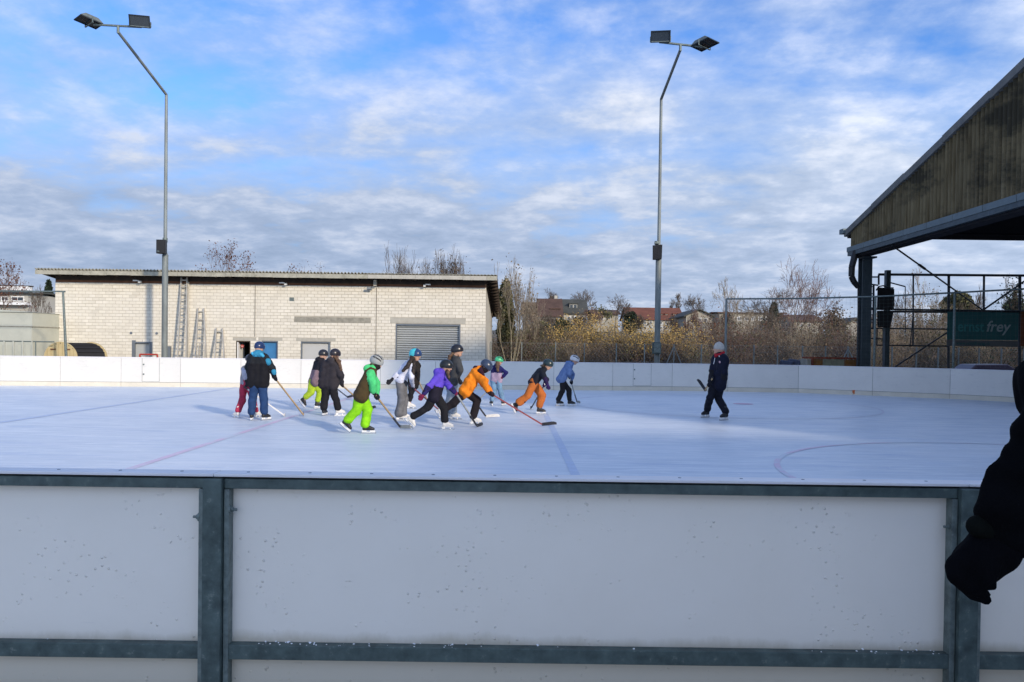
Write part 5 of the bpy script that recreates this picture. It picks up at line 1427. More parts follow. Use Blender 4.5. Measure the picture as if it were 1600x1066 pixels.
m_skin = mat('skin', (0.50,0.30,0.21), 0.55, 0, 0.05, 8)
m_hair_d = mat('hair_dark', (0.022,0.014,0.010), 0.6, 0, 0.4, 20)
m_hair_b = mat('hair_brown', (0.10,0.055,0.03), 0.6, 0, 0.4, 20)
m_eye = mat('eye_dark', (0.02,0.015,0.012), 0.3)
m_lip = mat('lip', (0.38,0.13,0.11), 0.5)
m_blade = mat('blade_steel', (0.55,0.57,0.60), 0.25, 0.9, 0.1, 10)
m_hold = mat('skate_holder_white', (0.72,0.72,0.72), 0.5, 0, 0.1, 20)
m_bootw = mat('skate_boot_white', (0.66,0.64,0.60), 0.5, 0, 0.1, 20)
m_bootk = mat('skate_boot_black', (0.018,0.018,0.02), 0.5, 0, 0.2, 20)
m_shaft = mat('stick_wood', (0.42,0.29,0.15), 0.5, 0, 0.15, 10)
m_shaftk = mat('stick_black', (0.02,0.02,0.025), 0.4, 0, 0.15, 10)
m_shaftr = mat('stick_red', (0.26,0.06,0.06), 0.4, 0, 0.2, 10)
m_shaftg = mat('stick_grey', (0.30,0.31,0.30), 0.4, 0, 0.2, 10)
m_glove = mat('glove_black', (0.014,0.014,0.018), 0.8, 0, 0.2, 20)
CR = {'A': (350,520,6.66), 'B': (510,520,6.27), 'C': (620,520,6.27), 'D': (740,530,6.66), 'E': (1050,510,6.271)}

def person(S):
    ox, oy, sc = CR[S['c']]
    def px(x, y): return ox+x/sc, oy+y/sc
    feet = S['feet']
    gy = [G(*px(f[1], f[2])).y for f in feet if f[0] == 'g']
    Y0 = sum(gy)/len(gy)
    yaw = rad(S.get('yaw', 0)); fw = Vector((math.cos(yaw), math.sin(yaw), 0)); lf = Vector((-math.sin(yaw), math.cos(yaw), 0))  # person's left
    def pt(t, dy=0.0):
        y = Y0+(t[2] if len(t) > 2 else dy)
        return P(*px(t[0], t[1]), y)
    s = S.get('size', 1.0)                        # 1.0 = child of about 1.5 m
    hd = pt(S['hd']); nk = pt(S['nk']); ch = pt(S['ch']); hp = pt(S['hp'])
    shw, hpw = S.get('shw', .135)*s, S.get('hpw', .075)*s
    lfs = lf if S.get('twist') is None else Vector((-math.sin(rad(S['twist'])), math.cos(rad(S['twist'])), 0))
    sh = {'L': ch+lfs*shw, 'R': ch-lfs*shw}; hips = {'L': hp+lf*hpw, 'R': hp-lf*hpw}
    fyaw = rad(S.get('look', S.get('yaw', 0))); fl = Vector((math.cos(fyaw), math.sin(fyaw), 0)); pit = rad(S.get('pitch', -15))
    hf = (fl*math.cos(pit)+Vector((0,0,math.sin(pit)))); hl = Vector((-math.sin(fyaw), math.cos(fyaw), 0)); hu = hf.cross(hl)
    RH_ = Matrix((hf, hl, hu)).transposed(); RHn = np.array(RH_)
    base = Vector((hp.x, hp.y, 0)); t = thing('person', S['label'], 'person', base)
    # stick first: hands ride on it
    st = S.get('stick'); stick_pts = None
    if st:
        hY = Y0+st.get('dy', -.1)
        heel = G(*px(*st['heel']), 0.012) if not st.get('air') else P(*px(*st['heel']), hY)
        toe = G(*px(*st['toe']), 0.03) if not st.get('air') else P(*px(*st['toe']), hY)
        if not st.get('air') and st.get('toey') is not None: toe.y = heel.y+st['toey']
        butt = P(*px(*st['butt']), hY)
        if (heel-butt).length > 1.75*s: pass
        stick_pts = (butt, heel, toe)
    def hand(h):
        if h[0] == 'S':
            b, e, _ = stick_pts; best = min((k/60 for k in range(61)), key=lambda f: (Vector(proj(b.lerp(e,f)))-Vector(px(h[1],h[2]))).length)
            return b.lerp(e, best)
        return pt(h)
    el, ha = {}, {}
    for k in ('L','R'):
        if k in S['arms']:
            e, h = S['arms'][k]; ha[k] = hand(h); el[k] = pt(e, (sh[k].y+ha[k].y)/2-Y0)
        else:
            el[k] = sh[k]+Vector((0,0,-.24*s))+fw*.02; ha[k] = el[k]+Vector((0,0,-.16*s))+fw*.12*s
    # feet
    an, kn, fd, up_, so_ = {}, {}, {}, {}, {}
    for k, f in zip(('L','R'), feet if S.get('order','LR') == 'LR' else feet[::-1]):
        if f[0] == 'g':
            y_ = rad(f[3] if len(f) > 3 else S.get('yaw',0)); so = G(*px(f[1], f[2])); d = Vector((math.cos(y_), math.sin(y_), 0)); u = Vector((0,0,1))
        else:
            so = P(*px(f[1], f[2]), Y0+f[3]); d = Vector(f[4]).normalized(); u = (Vector((0,0,1))-d*d.z).normalized()
            if len(f) > 5: u = Vector(f[5]); u = (u-d*u.dot(d)).normalized()
            toe_ = so+d*.14; heel_ = so-d*.14; lowp = min(toe_.z, heel_.z)
            if lowp < .003: so = so+Vector((0,0,.003-lowp))
        fd[k], up_[k], so_[k] = d, u, so
        an[k] = so+u*.165*s-d*.055*s
    for k, q in zip(('L','R'), S['kn'] if S.get('order','LR') == 'LR' else S['kn'][::-1]):
        kn[k] = pt(q, ((hips[k].y+an[k].y)/2-Y0)*.7)
    v3 = lambda v: (v.x, v.y, v.z)
    res = .0125*s if S.get('fine', 1) else .016
    # ---- body: continuous skin mesh
    B = [('e', v3(hd), (.098*s,.078*s,.118*s), RHn, 0), ('c', v3(hd-hu*.03), v3(nk), .052*s, .055*s, 0),
         ('c', v3(hd+hf*.085*s+hu*.01), v3(hd+hf*.112*s-hu*.02*s), .010, .016, 0),                     # nose
         ('e', v3(hd+hf*.045*s-hu*.075*s), (.05*s,.045*s,.04*s), RHn, 0),                             # jaw
         ('e', v3(hd+hl*.078*s-hu*.005), (.022,.012,.032), RHn, 0), ('e', v3(hd-hl*.078*s-hu*.005), (.022,.012,.032), RHn, 0),
         ('c', v3(nk), v3(ch), .06*s, .075*s, 0), ('c', v3(sh['L']), v3(sh['R']), .05*s, .05*s, 0), ('c', v3(ch), v3(hp), .075*s, .075*s, 0),
         ('c', v3(hips['L']), v3(hips['R']), .075*s, .075*s, 0)]
    for k in ('L','R'):
        B += [('c', v3(sh[k]), v3(el[k]), .043*s, .034*s, 0), ('c', v3(el[k]), v3(ha[k]), .033*s, .022*s, 0),
              ('c', v3(hips[k]), v3(kn[k]), .07*s, .048*s, 0), ('c', v3(kn[k]), v3(an[k]), .046*s, .032*s, 0), ('c', v3(an[k]), v3(so_[k]+up_[k]*.085*s+fd[k]*.04*s), .03*s, .022*s, 0)]
    def hand_prims(k, g=0.0, m=0):
        wr = ha[k]; d = (wr-el[k]).normalized(); out = []
        if stick_pts and S['arms'].get(k, [0,[0]])[1][0] == 'S':
            ax = (stick_pts[1]-stick_pts[0]).normalized(); palm = wr-d*.03*s
            side = d.cross(ax).normalized()
            out.append(('c', v3(palm-ax*.028*s+side*.018*s), v3(palm+ax*.028*s+side*.018*s), .020*s+g, .020*s+g, m))
            for j in range(4):
                o = ax*(-.034+.0225*j)*s; ln = (1,.98,.93,.82)[j]
                a = wr+o+side*.028*s; b = wr+o+d*.026*s*ln+side*.008*s; c = wr+o+d*.012*s-side*.026*s*ln; e = wr+o-d*.012*s-side*.02*s
                out += [('c', v3(a), v3(b), .0095*s+g, .009*s+g, m), ('c', v3(b), v3(c), .009*s+g, .008*s+g, m), ('c', v3(c), v3(e), .008*s+g, .007*s+g, m)]
            out += [('c', v3(palm-ax*.03*s), v3(wr-ax*.05*s-side*.02*s), .011*s+g, .010*s+g, m), ('c', v3(wr-ax*.05*s-side*.02*s), v3(wr-ax*.03*s-side*.03*s), .010*s+g, .008*s+g, m)]
        else:
            side = d.cross(Vector((0,1,0)) if abs(d.y) < .8 else Vector((1,0,0))).normalized(); nrm = d.cross(side)
            palm = wr+d*.04*s
            out.append(('c', v3(wr), v3(palm+d*.02*s), .026*s+g, .030*s+g, m))
            for j in range(4):
                o = side*(-.026+.0175*j)*s; ln = (.9,1,.95,.75)[j]
                a = palm+o+d*.03*s; b = a+d*.035*s*ln+nrm*.008; c = b+d*.025*s*ln+nrm*.02
                out += [('c', v3(a), v3(b), .0095*s+g, .0088*s+g, m), ('c', v3(b), v3(c), .0088*s+g, .0075*s+g, m)]
            a = palm-side*.025*s; b = a-side*.022*s+d*.025*s; out += [('c', v3(a), v3(b), .011*s+g, .0095*s+g, m), ('c', v3(b), v3(b+d*.022*s), .0095*s+g, .008*s+g, m)]
        return out
    for k in ('L','R'): B += hand_prims(k)
    V, Q, mi = surf(B, res, k=.018)
    npobj('body', V, Q, m_skin, t, smooth=True)
    for q in (-1,1):
        mb = MB(); c = hd+hf*.09*s+hl*q*.032*s+hu*.012*s; mb.tube(c-hf*.006, c+hf*.006, .011*s,.010*s,8); mb.build('eye', m_eye, t)
    mb = MB(); c = hd+hf*.093*s-hu*.058*s; mb.bar(c-hl*.022*s, c+hl*.022*s, .014, .011); mb.build('mouth', m_lip, t)
    # ---- clothes
    J = S['jacket']; cols = J['cols']                # 0 torso, 1 upper/yoke, 2 sleeve, 3 hood, 4 cuff, 5 lower sleeve
    jm = [cloth(c, i*3.1) for i, c in enumerate(cols)]
    g = J.get('bulk', .022)*s
    hem = hp.lerp(ch, -J.get('hem', .12)); sp = J.get('split', .55)
    mid = ch.lerp(hem, sp); wL = lfs*shw*.62; hw = lf*hpw*J.get('flare', 1.05)
    r0 = .082*s+g
    Jp = []
    Jp.append(('c', v3(ch), v3(mid), r0*.9, r0, 1)); Jp.append(('c', v3(mid), v3(hem), r0, r0*1.02, 0))
    for q in (-1, 1):
        Jp += [('c', v3(ch+wL*q), v3(mid+(wL*.5+hw*.5)*q), r0*.93, r0, 1), ('c', v3(mid+(wL*.5+hw*.5)*q), v3(hem+hw*q), r0, r0*J.get('hemr', 1.05), 0)]
    Jp += [('c', v3(ch-wL), v3(ch+wL), r0*.85, r0*.85, 1), ('c', v3(ch+lfs*shw*.8), v3(nk), r0*.62, .06*s+g*.6, 1), ('c', v3(ch-lfs*shw*.8), v3(nk), r0*.62, .06*s+g*.6, 1)]
    for k in ('L','R'):
        wrist = ha[k].lerp(el[k], .16)
        Jp += [('c', v3(sh[k]), v3(el[k]), .052*s+g*.75, .045*s+g*.65, 2), ('c', v3(el[k]), v3(wrist), .045*s+g*.65, .034*s+g*.4, 5)]
    if J.get('hood', 0):
        bk = -(fw if S.get('twist') is None else Vector((math.cos(rad(S['twist'])), math.sin(rad(S['twist'])), 0)))
        hc = nk+bk*.07*s-Vector((0,0,.0))+(ch-nk)*.1
        Jp += [('e', v3(hc), (.085*s,.115*s,.075*s), RHn, 3), ('c', v3(nk+lfs*.06*s), v3(nk-lfs*.06*s), .05*s, .05*s, 3)]
    else: Jp += [('c', v3(nk+Vector((0,0,.01))), v3(nk), .058*s, .062*s, 3)]
    torso_dir = (hem-ch).normalized()
    V, Q, mi = surf(Jp, res, k=.022, noise=J.get('fold', .012)*s, nf=J.get('nf', 24), seed=int(hp.x*100) & 1023)
    npobj(J.get('name','jacket'), V, Q, jm, t, midx=np.minimum(mi, len(jm)-1), smooth=True)
    Tt = S['trousers']; tm = [cloth(c, 7+i) for i, c in enumerate(Tt['cols'])]    # 0 leg, 1 lower leg back gaiter
    w = Tt.get('bulk', .02)*s; ww = Tt.get('wide', .012)*s
    Tp = [('c', v3(hips['L']), v3(hips['R']), .09*s+w*.5, .09*s+w*.5, 0), ('c', v3(hp), v3(hp.lerp(ch,.3)), .085*s+w*.5, .08*s+w*.3, 0)]
    for k in ('L','R'):
        e = an[k]+(kn[k]-an[k]).normalized()*Tt.get('short', .02)*s
        Tp += [('c', v3(hips[k]), v3(kn[k]), .082*s+w, .056*s+w+ww*.3, 0)]
        gs = Tt.get('gaiter', 0)
        m_ = kn[k].lerp(e, 1-gs)
        Tp += [('c', v3(kn[k]), v3(m_), .056*s+w+ww*.3, .050*s+w*.8+ww, 0)]
        if gs: Tp += [('c', v3(m_), v3(e), .050*s+w*.8+ww, .048*s+w*.7+ww, 1)]
    V, Q, mi = surf(Tp, res, k=.02, noise=Tt.get('fold', .013)*s, nf=22, seed=5+int(hp.x*77) & 1023)
    npobj('trousers', V, Q, tm, t, midx=np.minimum(mi, len(tm)-1), smooth=True)
    # gloves
    gc = S.get('gloves', (.014,.014,.018))
    if gc:
        gm = cloth(gc)
        for k in ('L','R'):
            Gp = hand_prims(k, .007*s)
            Gp.append(('c', v3(ha[k].lerp(el[k], .24)), v3(ha[k].lerp(el[k], .06)), .038*s, .032*s, 0))
            V, Q, mi = surf(Gp, .008*s, k=.008); npobj('glove', V, Q, gm, t, smooth=True)
    # helmet or cap
    H = S.get('helmet')
    if H:
        hm = [mat('helmet_%s_%d' % (H['id'], i), c, .28 if not H.get('matt') else .6, 0, .06, 10, spec=.5) for i, c in enumerate(H['cols'])]
        c = hd+hu*.028*s
        E = [('e', v3(c), (.132*s,.105*s,.118*s), RHn, 0)]
        if len(hm) > 1: E = [('e', v3(c-hf*.012), (.128*s,.105*s,.118*s), RHn, 0), ('e', v3(c+hf*.03+hu*.0), (.108*s,.107*s,.116*s), RHn, 1)]
        if H.get('visor', 0): E.append(('c', v3(c+hf*.11*s+hl*.04-hu*.015), v3(c+hf*.11*s-hl*.04-hu*.015), .02, .02, len(hm)-1))
        V, Q, mi = surf(E, .009*s, cuts=((v3(c-hu*.042*s+hf*.02), v3((-hu+hf*.20).normalized())),), k=.012)
        ho = npobj('helmet', V, Q, hm, t, midx=np.minimum(mi, len(hm)-1), smooth=True)
        if H.get('vents', 0):
            vm = mat('helmet_vent', H.get('ventc', (.01,.01,.012)), .6)
            for (a_, b_) in ((.45,-.6),(-.45,-.6),(.9,.15),(-.9,.15)) if H.get('vents',1) < 2 else ((.35,-.5),(.35,.0),(.35,.5),(.85,-.45),(.85,.1),(.85,.55),(-.35,-.5),(-.35,.0),(-.35,.5),(-.85,-.45),(-.85,.1),(-.85,.55)):
                # spots spread over the shell: a_ sideways, b_ front-back
                ph = a_*1.1; q_ = b_*1.1
                dirv = (hf*math.sin(q_)+hu*math.cos(q_)*math.cos(ph)+hl*math.sin(ph)*math.cos(q_)).normalized()
                r_ = 1/math.sqrt((dirv.dot(hf)/.132)**2+(dirv.dot(hl)/.107)**2+(dirv.dot(hu)/.118)**2)*s
                cc = c+dirv*(r_-.001); al = (hf-dirv*hf.dot(dirv)).normalized(); L_ = .030*s if H.get('vents',1) > 1 else .015*s
                mb = MB(); mb.bar(cc-al*L_, cc+al*L_, .022*s if H.get('vents',1) > 1 else .009*s, .006, up=dirv); mb.build('vent', vm, ho)
        sm_ = mat('strap_%s' % H['id'], H.get('strap', (.02,.02,.02)), .7)
        mb = MB()
        for q in (-1,1): mb.bar(hd+hl*q*.088*s+hu*.03*s, hd+hl*q*.045*s-hu*.112*s+hf*.03*s, .016*s, .006, up=hl)
        mb.bar(hd+hl*.045*s-hu*.112*s+hf*.03*s, hd-hl*.045*s-hu*.112*s+hf*.03*s, .016*s,.006); mb.build('strap', sm_, ho)
    if S.get('beanie'):
        c = hd+hu*.03
        V, Q, mi = surf([('e', v3(c), (.122,.105,.135), RHn, 0), ('c', v3(c+hu*.10), v3(c+hu*.12), .03,.02,0)], .009, cuts=((v3(c-hu*.045), v3((-hu+hf*.12).normalized())),), k=.02, noise=.003, nf=60)
        bo = npobj('beanie', V, Q, mat('beanie_wool', S['beanie'], .95, 0, .1, 40, .6, 120), t, smooth=True)
    # hair
    for hs in S.get('hair', ()):
        m_ = m_hair_d if hs[0] == 'd' else m_hair_b
        pts = [hd-hf*.04*s] + [pt(q) for q in hs[1]]
        pr = []
        for i in range(len(pts)-1):
            ra = hs[2]*(1-.5*i/len(pts)); pr += [('c', v3(pts[i]), v3(pts[i+1]), ra, ra*.8, 0)]
        V, Q, mi = surf(pr, .011, k=.03, noise=.010, nf=50); npobj('hair', V, Q, m_, t, smooth=True)
    if S.get('facecover'):
        V, Q, mi = surf([('e', v3(hd+hf*.02-hu*.05), (.095*s,.088*s,.085*s), RHn, 0), ('c', v3(hd-hu*.08), v3(nk), .07*s, .07*s, 0)], .011, k=.03, noise=.005); npobj('neck_warmer', V, Q, cloth(S['facecover']), t, smooth=True)
    for ex in S.get('extra', ()):
        nm, colx, prs = ex
        pr = [('c', v3(pt(a)), v3(pt(b)), ra, rb, 0) for a, b, ra, rb in prs]
        V, Q, mi = surf(pr, .011, k=.02, noise=.006); npobj(nm, V, Q, cloth(colx), t, smooth=True)
    # skates
    boots = S.get('boots', ('k','k'))
    for k, bc in zip(('L','R'), boots if S.get('order','LR') == 'LR' else boots[::-1]):
        d, u, so = fd[k], up_[k], so_[k]; sd = u.cross(d).normalized()
        bm = m_bootw if bc == 'w' else m_bootk
        hb_ = .058*s
        pr = [('c', v3(so+u*(hb_+.030*s)-d*.075*s), v3(so+u*(hb_+.024*s)+d*.085*s), .034*s, .028*s, 0), ('c', v3(so+u*(hb_+.045*s)-d*.07*s), v3(an[k]+u*.055*s+(kn[k]-an[k]).normalized()*.03*s), .037*s, .042*s, 0),
              ('c', v3(so+u*(hb_+.07*s)-d*.03*s), v3(so+u*(hb_+.035*s)+d*.05*s), .035*s, .034*s, 0)]
        V, Q, mi = surf(pr, .009*s, cuts=((v3(so+u*(hb_+.002)), v3(-u)),), k=.015); bo = npobj('skate', V, Q, bm, t, smooth=True)
        hm_ = m_hold
        mb = MB(); R = Matrix((d, sd, u)).transposed()
        def bb(x0,x1,y,z0,z1): mb.box(so+d*(x0+x1)/2*s+u*(z0+z1)/2*s, (abs(x1-x0)*s, y*s, (z1-z0)*s), R)
        if bc != 'w' or S.get('hockey'):
            bb(-.115,-.035,.030,.024,.060); bb(.03,.12,.030,.024,.060); bb(-.115,.12,.016,.020,.034)
        else:
            bb(-.11,.12,.050,.052,.062); bb(-.11,-.05,.034,.02,.052); bb(-.09,-.07,.012,.012,.02); bb(.04,.06,.012,.012,.052)
        mb.build('holder', hm_, bo)
        mb = MB(); R2 = R
        mb.box(so+u*.0125*s+d*.0*s, (.27*s,.005,.023*s), R); mb.build('blade', m_blade, bo)
    # collar, badge, misc for the coach
    for nm, colx, c0, dims in S.get('flat', ()):
        p_ = pt(c0); mb = MB(); mb.box(p_, dims); mb.build(nm, cloth(colx), t)
    # stick as a thing of its own
    if st:
        butt, heel, toe = stick_pts
        kt = thing('hockey_stick', st['label'], 'hockey stick', Vector((heel.x, heel.y, 0)), None)
        sm_ = {'wood': m_shaft, 'black': m_shaftk, 'red': m_shaftr, 'grey': m_shaftg, 'white': m_hold}[st.get('col','wood')]
        bm = {'black': m_shaftk, 'white': m_bootw, 'grey': m_shaftg, 'dark': m_shaftk}[st.get('blade','black')]
        ax = (heel-butt).normalized()
        mb = MB(); hp2 = heel+Vector((0,0,.03)); mb.bar(butt, hp2, .021, .030); mb.build('shaft', sm_, kt)
        if st.get('tape'): mb = MB(); mb.bar(butt.lerp(hp2,.72), butt.lerp(hp2,.995), .023,.032); mb.build('lower_tape', m_shaftk, kt)
        mb = MB(); mb.bar(butt-ax*.002, butt.lerp(hp2,.10), .026,.035); mb.build('grip', m_shaftk if st.get('col') != 'black' else m_hold, kt)
        # blade: curved plate standing on the ice
        bd = toe-heel; L = .29*s; bd.normalize(); per = Vector((-bd.y, bd.x, 0)); per = per.normalized() if per.length > .01 else Vector((0,1,0))
        upb = bd.cross(per).normalized(); 
        if upb.z < 0: upb = -upb
        mb = MB(); n = 6; vs = []
        for i in range(n+1):
            f = i/n; c = heel+bd*L*f+per*.035*f*f+Vector((0,0,.0)); h = (.062+.012*f)*(1-.45*max(0, f-.8)/.2)
            for z_, o_ in ((0,-.005),(0,.005),(h,.005),(h,-.005)): vs.append(c+upb*(z_+.0)+per*o_)
        fs = []
        for i in range(n):
            a = 4*i
            for j in range(4): fs.append((a+j, a+(j+1)%4, a+4+(j+1)%4, a+4+j))
        fs += [(0,3,2,1),(4*n,4*n+1,4*n+2,4*n+3)]
        mb.add(vs, fs); mb.build('blade', bm, kt)
    return t

K = (.012,.012,.016)
# 1 pink trousers kid, mostly hidden
person(dict(c='A', label='child in pink ski trousers half hidden behind the child with the turquoise hood', yaw=60, look=60, size=.92, hd=(272,285,.35), nk=(266,335,.35), ch=(250,380,.35), hp=(232,540,.3),
  feet=(('g',127,886,150),('g',352,880,60)), kn=((190,700),(300,700)), order='LR', hpw=.08,
  arms={'L':((212,430,.1),(236,520,-.05)), 'R':((300,430,.4),(290,540,.3))},
  jacket=dict(cols=[(.30,.31,.36),(.34,.30,.28),(.40,.40,.46),(.34,.30,.28),K,(.40,.40,.46)], bulk=.012, hem=-.05), trousers=dict(cols=[(.40,.035,.075)], bulk=.018, wide=.004),
  helmet=dict(id='pinkkid', cols=[(.05,.05,.06)]), boots=('w','w'), hair=(('b',[(247,330,.3),(236,385,.25)],.05),),
  stick=dict(label='hockey stick with white tape and a cream blade beside the pink trousered child', butt=(205,560), heel=(625,872), toe=(712,828), col='white', blade='white', dy=.1)))
# 2 turquoise hood, from behind
person(dict(c='A', label='child seen from behind in a black jacket with turquoise patterned hood and navy trousers', yaw=90, look=75, size=1.0, pitch=-20, hd=(368,160), nk=(362,212), ch=(360,262), hp=(358,520),
  feet=(('g',290,912,100),('g',438,910,55)), kn=((298,690,.05),(418,690,.05)), arms={'R':((500,375),('S',524,482)), 'L':((248,360,.1),(262,470,.3))}, shw=.16,
  jacket=dict(cols=[(.008,.008,.011),(.012,.014,.018),(.012,.016,.02),(.03,.20,.34),K,(.010,.012,.015)], bulk=.035, hood=1, hem=.02, split=.25, flare=1.5), trousers=dict(cols=[(.016,.045,.125)], bulk=.026, wide=.008),
  helmet=dict(id='bluekid', cols=[(.012,.03,.10)], strap=(.4,.4,.4), ventc=(.5,.5,.5)), boots=('k','k'), gloves=K,
  extra=[('sleeve_patch',(.03,.22,.36),[((455,290,-.02),(462,312,-.03),.062,.06),((519,405,-.06),(524,420,-.06),.052,.048)]), ('hood_pattern',(.06,.38,.60),[((300,215,-.10),(335,238,-.12),.035,.03),((385,225,-.12),(405,240,-.10),.035,.03)])],
  stick=dict(label='wooden hockey stick with a black taped blade held by the child with the turquoise hood', butt=(470,395), heel=(826,868), toe=(838,850), col='wood', toey=.25, dy=-.02)))
# 3 lime trousers, mauve jacket
person(dict(c='A', label='child in lime trousers and a black and mauve jacket beside the dark grey padded coat', yaw=40, look=30, size=1.0, hd=(1032,232,.1), nk=(1012,278,.1), ch=(990,325,.1), hp=(942,505,0),
  feet=(('l',800,745,-.15,(.62,0,-.78),(.78,0,.62)),('g',990,786,20)), order='LR', kn=((905,625,-.1),(998,625,.05)), arms={'R':((1030,440,-.2),('S',1150,560)), 'L':((1060,420,.2),('S',1110,540))},
  jacket=dict(cols=[(.21,.145,.165),(.012,.012,.018),(.012,.012,.018),(.012,.012,.018),K,(.012,.012,.018)], bulk=.03, hood=1, hem=.05, split=.42, flare=1.3), trousers=dict(cols=[(.36,.50,.03)], bulk=.024, wide=.008, short=.05),
  helmet=dict(id='limekid', cols=[(.018,.018,.022)]), boots=('k','k'),
  stick=dict(label='black hockey stick of the child in the mauve jacket', butt=(1080,510), heel=(1285,680), toe=(1320,672), col='black', blade='black', dy=-.1)))
# 4 dark grey puffer
person(dict(c='A', label='child in a dark grey padded coat with a reddish brown ponytail, seen from behind', yaw=75, look=50, size=1.04, hd=(1155,232), nk=(1128,285), ch=(1108,335), hp=(1090,545),
  feet=(('g',1050,862,80),('g',1210,862,30)), kn=((1052,690),(1165,690)), arms={'R':((1212,435,-.1),('S',1220,552)), 'L':((1040,440,.2),(1060,540,.3))}, shw=.15,
  jacket=dict(cols=[(.032,.028,.033)]*3+[(.04,.036,.042)]+[(.03,.027,.03)]*2, bulk=.042, hood=1, hem=-.04, flare=1.5, nf=34), trousers=dict(cols=[(.010,.010,.013)], bulk=.016, wide=.022),
  helmet=dict(id='greykid', cols=[(.022,.018,.022)]), boots=('k','w'), hair=(('b',[(1195,300,-.1),(1212,350,-.12),(1220,385,-.12)],.05),), gloves=(.03,.02,.02),
  stick=dict(label='hockey stick of the child in the padded coat, black blade showing behind the lime leg', butt=(1180,505), heel=(1505,802), toe=(1556,790), col='wood', blade='black', dy=-.1)))
# 5 green and brown jacket
person(dict(c='B', label='child in lime green trousers and a brown jacket with mint green hood and sleeve', yaw=12, look=-10, pitch=-28, size=1.02, hd=(486,292), nk=(452,348), ch=(432,400), hp=(345,600),
  feet=(('g',412,988,5),('l',172,944,-.05,(.76,0,-.64),(.64,0,.77))), order='LR', kn=((402,760),(292,765)), arms={'R':((455,500,-.22),('S',462,590)), 'L':((490,490,.2),('S',488,640))},
  jacket=dict(cols=[(.062,.042,.016),(.062,.042,.016),(.07,.52,.17),(.07,.52,.17),K,(.07,.52,.17)], bulk=.036, hood=1, hem=.08, flare=1.7, hemr=1.15), trousers=dict(cols=[(.24,.62,.012),(.012,.012,.014)], bulk=.03, wide=.014),
  helmet=dict(id='silverkid', cols=[(.33,.34,.32)], vents=2, strap=(.5,.45,.05)), facecover=(.014,.010,.010), boots=('k','k'), gloves=K,
  stick=dict(label='wooden hockey stick reaching forward from the child in lime green', butt=(452,575), heel=(722,938), toe=(800,940), col='wood', blade='grey', tape=1, dy=-.2)))
# 6 white sweater
person(dict(c='B', label='girl in a white sweater and grey trousers with long dark hair and a turquoise helmet', yaw=0, look=-8, size=1.04, pitch=-8, hd=(870,222), nk=(838,272), ch=(812,318), hp=(732,455),
  feet=(('g',770,856,0),('g',735,858,15)), kn=((760,650,.1),(735,650,-.05)), arms={'R':((832,440,-.3),('S',868,520)), 'L':((690,415,-.1),(640,462,-.15))}, twist=35,
  jacket=dict(name='sweater', cols=[(.60,.61,.70)]*6, bulk=.016, hem=.05), trousers=dict(cols=[(.145,.145,.15)], bulk=.018, wide=.026, short=-.02),
  helmet=dict(id='turq', cols=[(.06,.48,.55),(.018,.045,.13)], visor=1, vents=1), boots=('w','w'), hair=(('d',[(822,285,-.16),(790,335,-.22),(748,372,-.25)],.055),('d',[(858,300,-.14),(852,370,-.26),(852,405,-.28)],.05)),
  stick=dict(label='red hockey stick held by the girl in the white sweater', butt=(770,475), heel=(1105,770), toe=(1135,830), col='red', blade='black', dy=-.15)))
# 7 dark child hidden behind her
person(dict(c='B', label='child in a dark jacket and leggings hidden behind the girl in the white sweater', yaw=150, look=160, size=.98, hd=(868,240,.1), nk=(868,280,.1), ch=(870,325,.1), hp=(850,520,0),
  feet=(('g',832,746,10),('g',800,742,10)), kn=((825,630),(812,630)), arms={'L':((898,380,-.1),('S',893,452)), 'R':((850,400,.2),(860,470,.2))},
  jacket=dict(cols=[(.018,.014,.012)]*6, bulk=.02, hem=-.1), trousers=dict(cols=[(.013,.012,.014)], bulk=.008, wide=.002, short=.06),
  boots=('w','w'), helmet=dict(id='hidden', cols=[(.02,.02,.03)]),
  stick=dict(label='pale wooden hockey stick of the child hidden behind the girl in white', butt=(876,410), heel=(1010,720), toe=(1050,725), col='wood', blade='black', dy=-.1)))
# 8 purple
person(dict(c='C', label='child in a purple hooded top and black trousers lunging forward with a black helmet', yaw=0, look=-12, pitch=-14, size=1.02, hd=(482,335), nk=(440,385), ch=(418,430), hp=(378,605),
  feet=(('g',498,950,0),('l',112,930,-.1,(.66,0,-.75),(.75,0,.66))), order='LR', kn=((462,745,.1),(300,735,-.1)), arms={'R':((318,525,-.25),(262,605,-.3)), 'L':((520,530,-.1),('S',572,588))},
  jacket=dict(cols=[(.013,.011,.022),(.115,.065,.50),(.115,.065,.50),(.115,.065,.50),K,(.02,.015,.10)], bulk=.028, hood=1, hem=.12, split=.50, flare=1.5), trousers=dict(cols=[(.011,.011,.014)], bulk=.016, wide=.008),
  extra=[('arm_cover',(.013,.011,.022),[((350,505,-.2),(300,548,-.27),.052,.05),((300,548,-.27),(268,590,-.3),.05,.042)]), ('patch',(.5,.5,.5),[((425,512,-.13),(448,516,-.12),.022,.02)])],
  helmet=dict(id='blackshine', cols=[(.012,.014,.016)]), boots=('w','w'), gloves=(.16,.015,.05), hair=(('b',[(500,385,-.1),(512,440,-.15)],.03),),
  stick=dict(label='hockey stick with white lettering shaft and black blade held by the purple hooded child', butt=(548,545), heel=(783,925), toe=(882,900), col='grey', blade='black', tape=1, dy=-.15)))
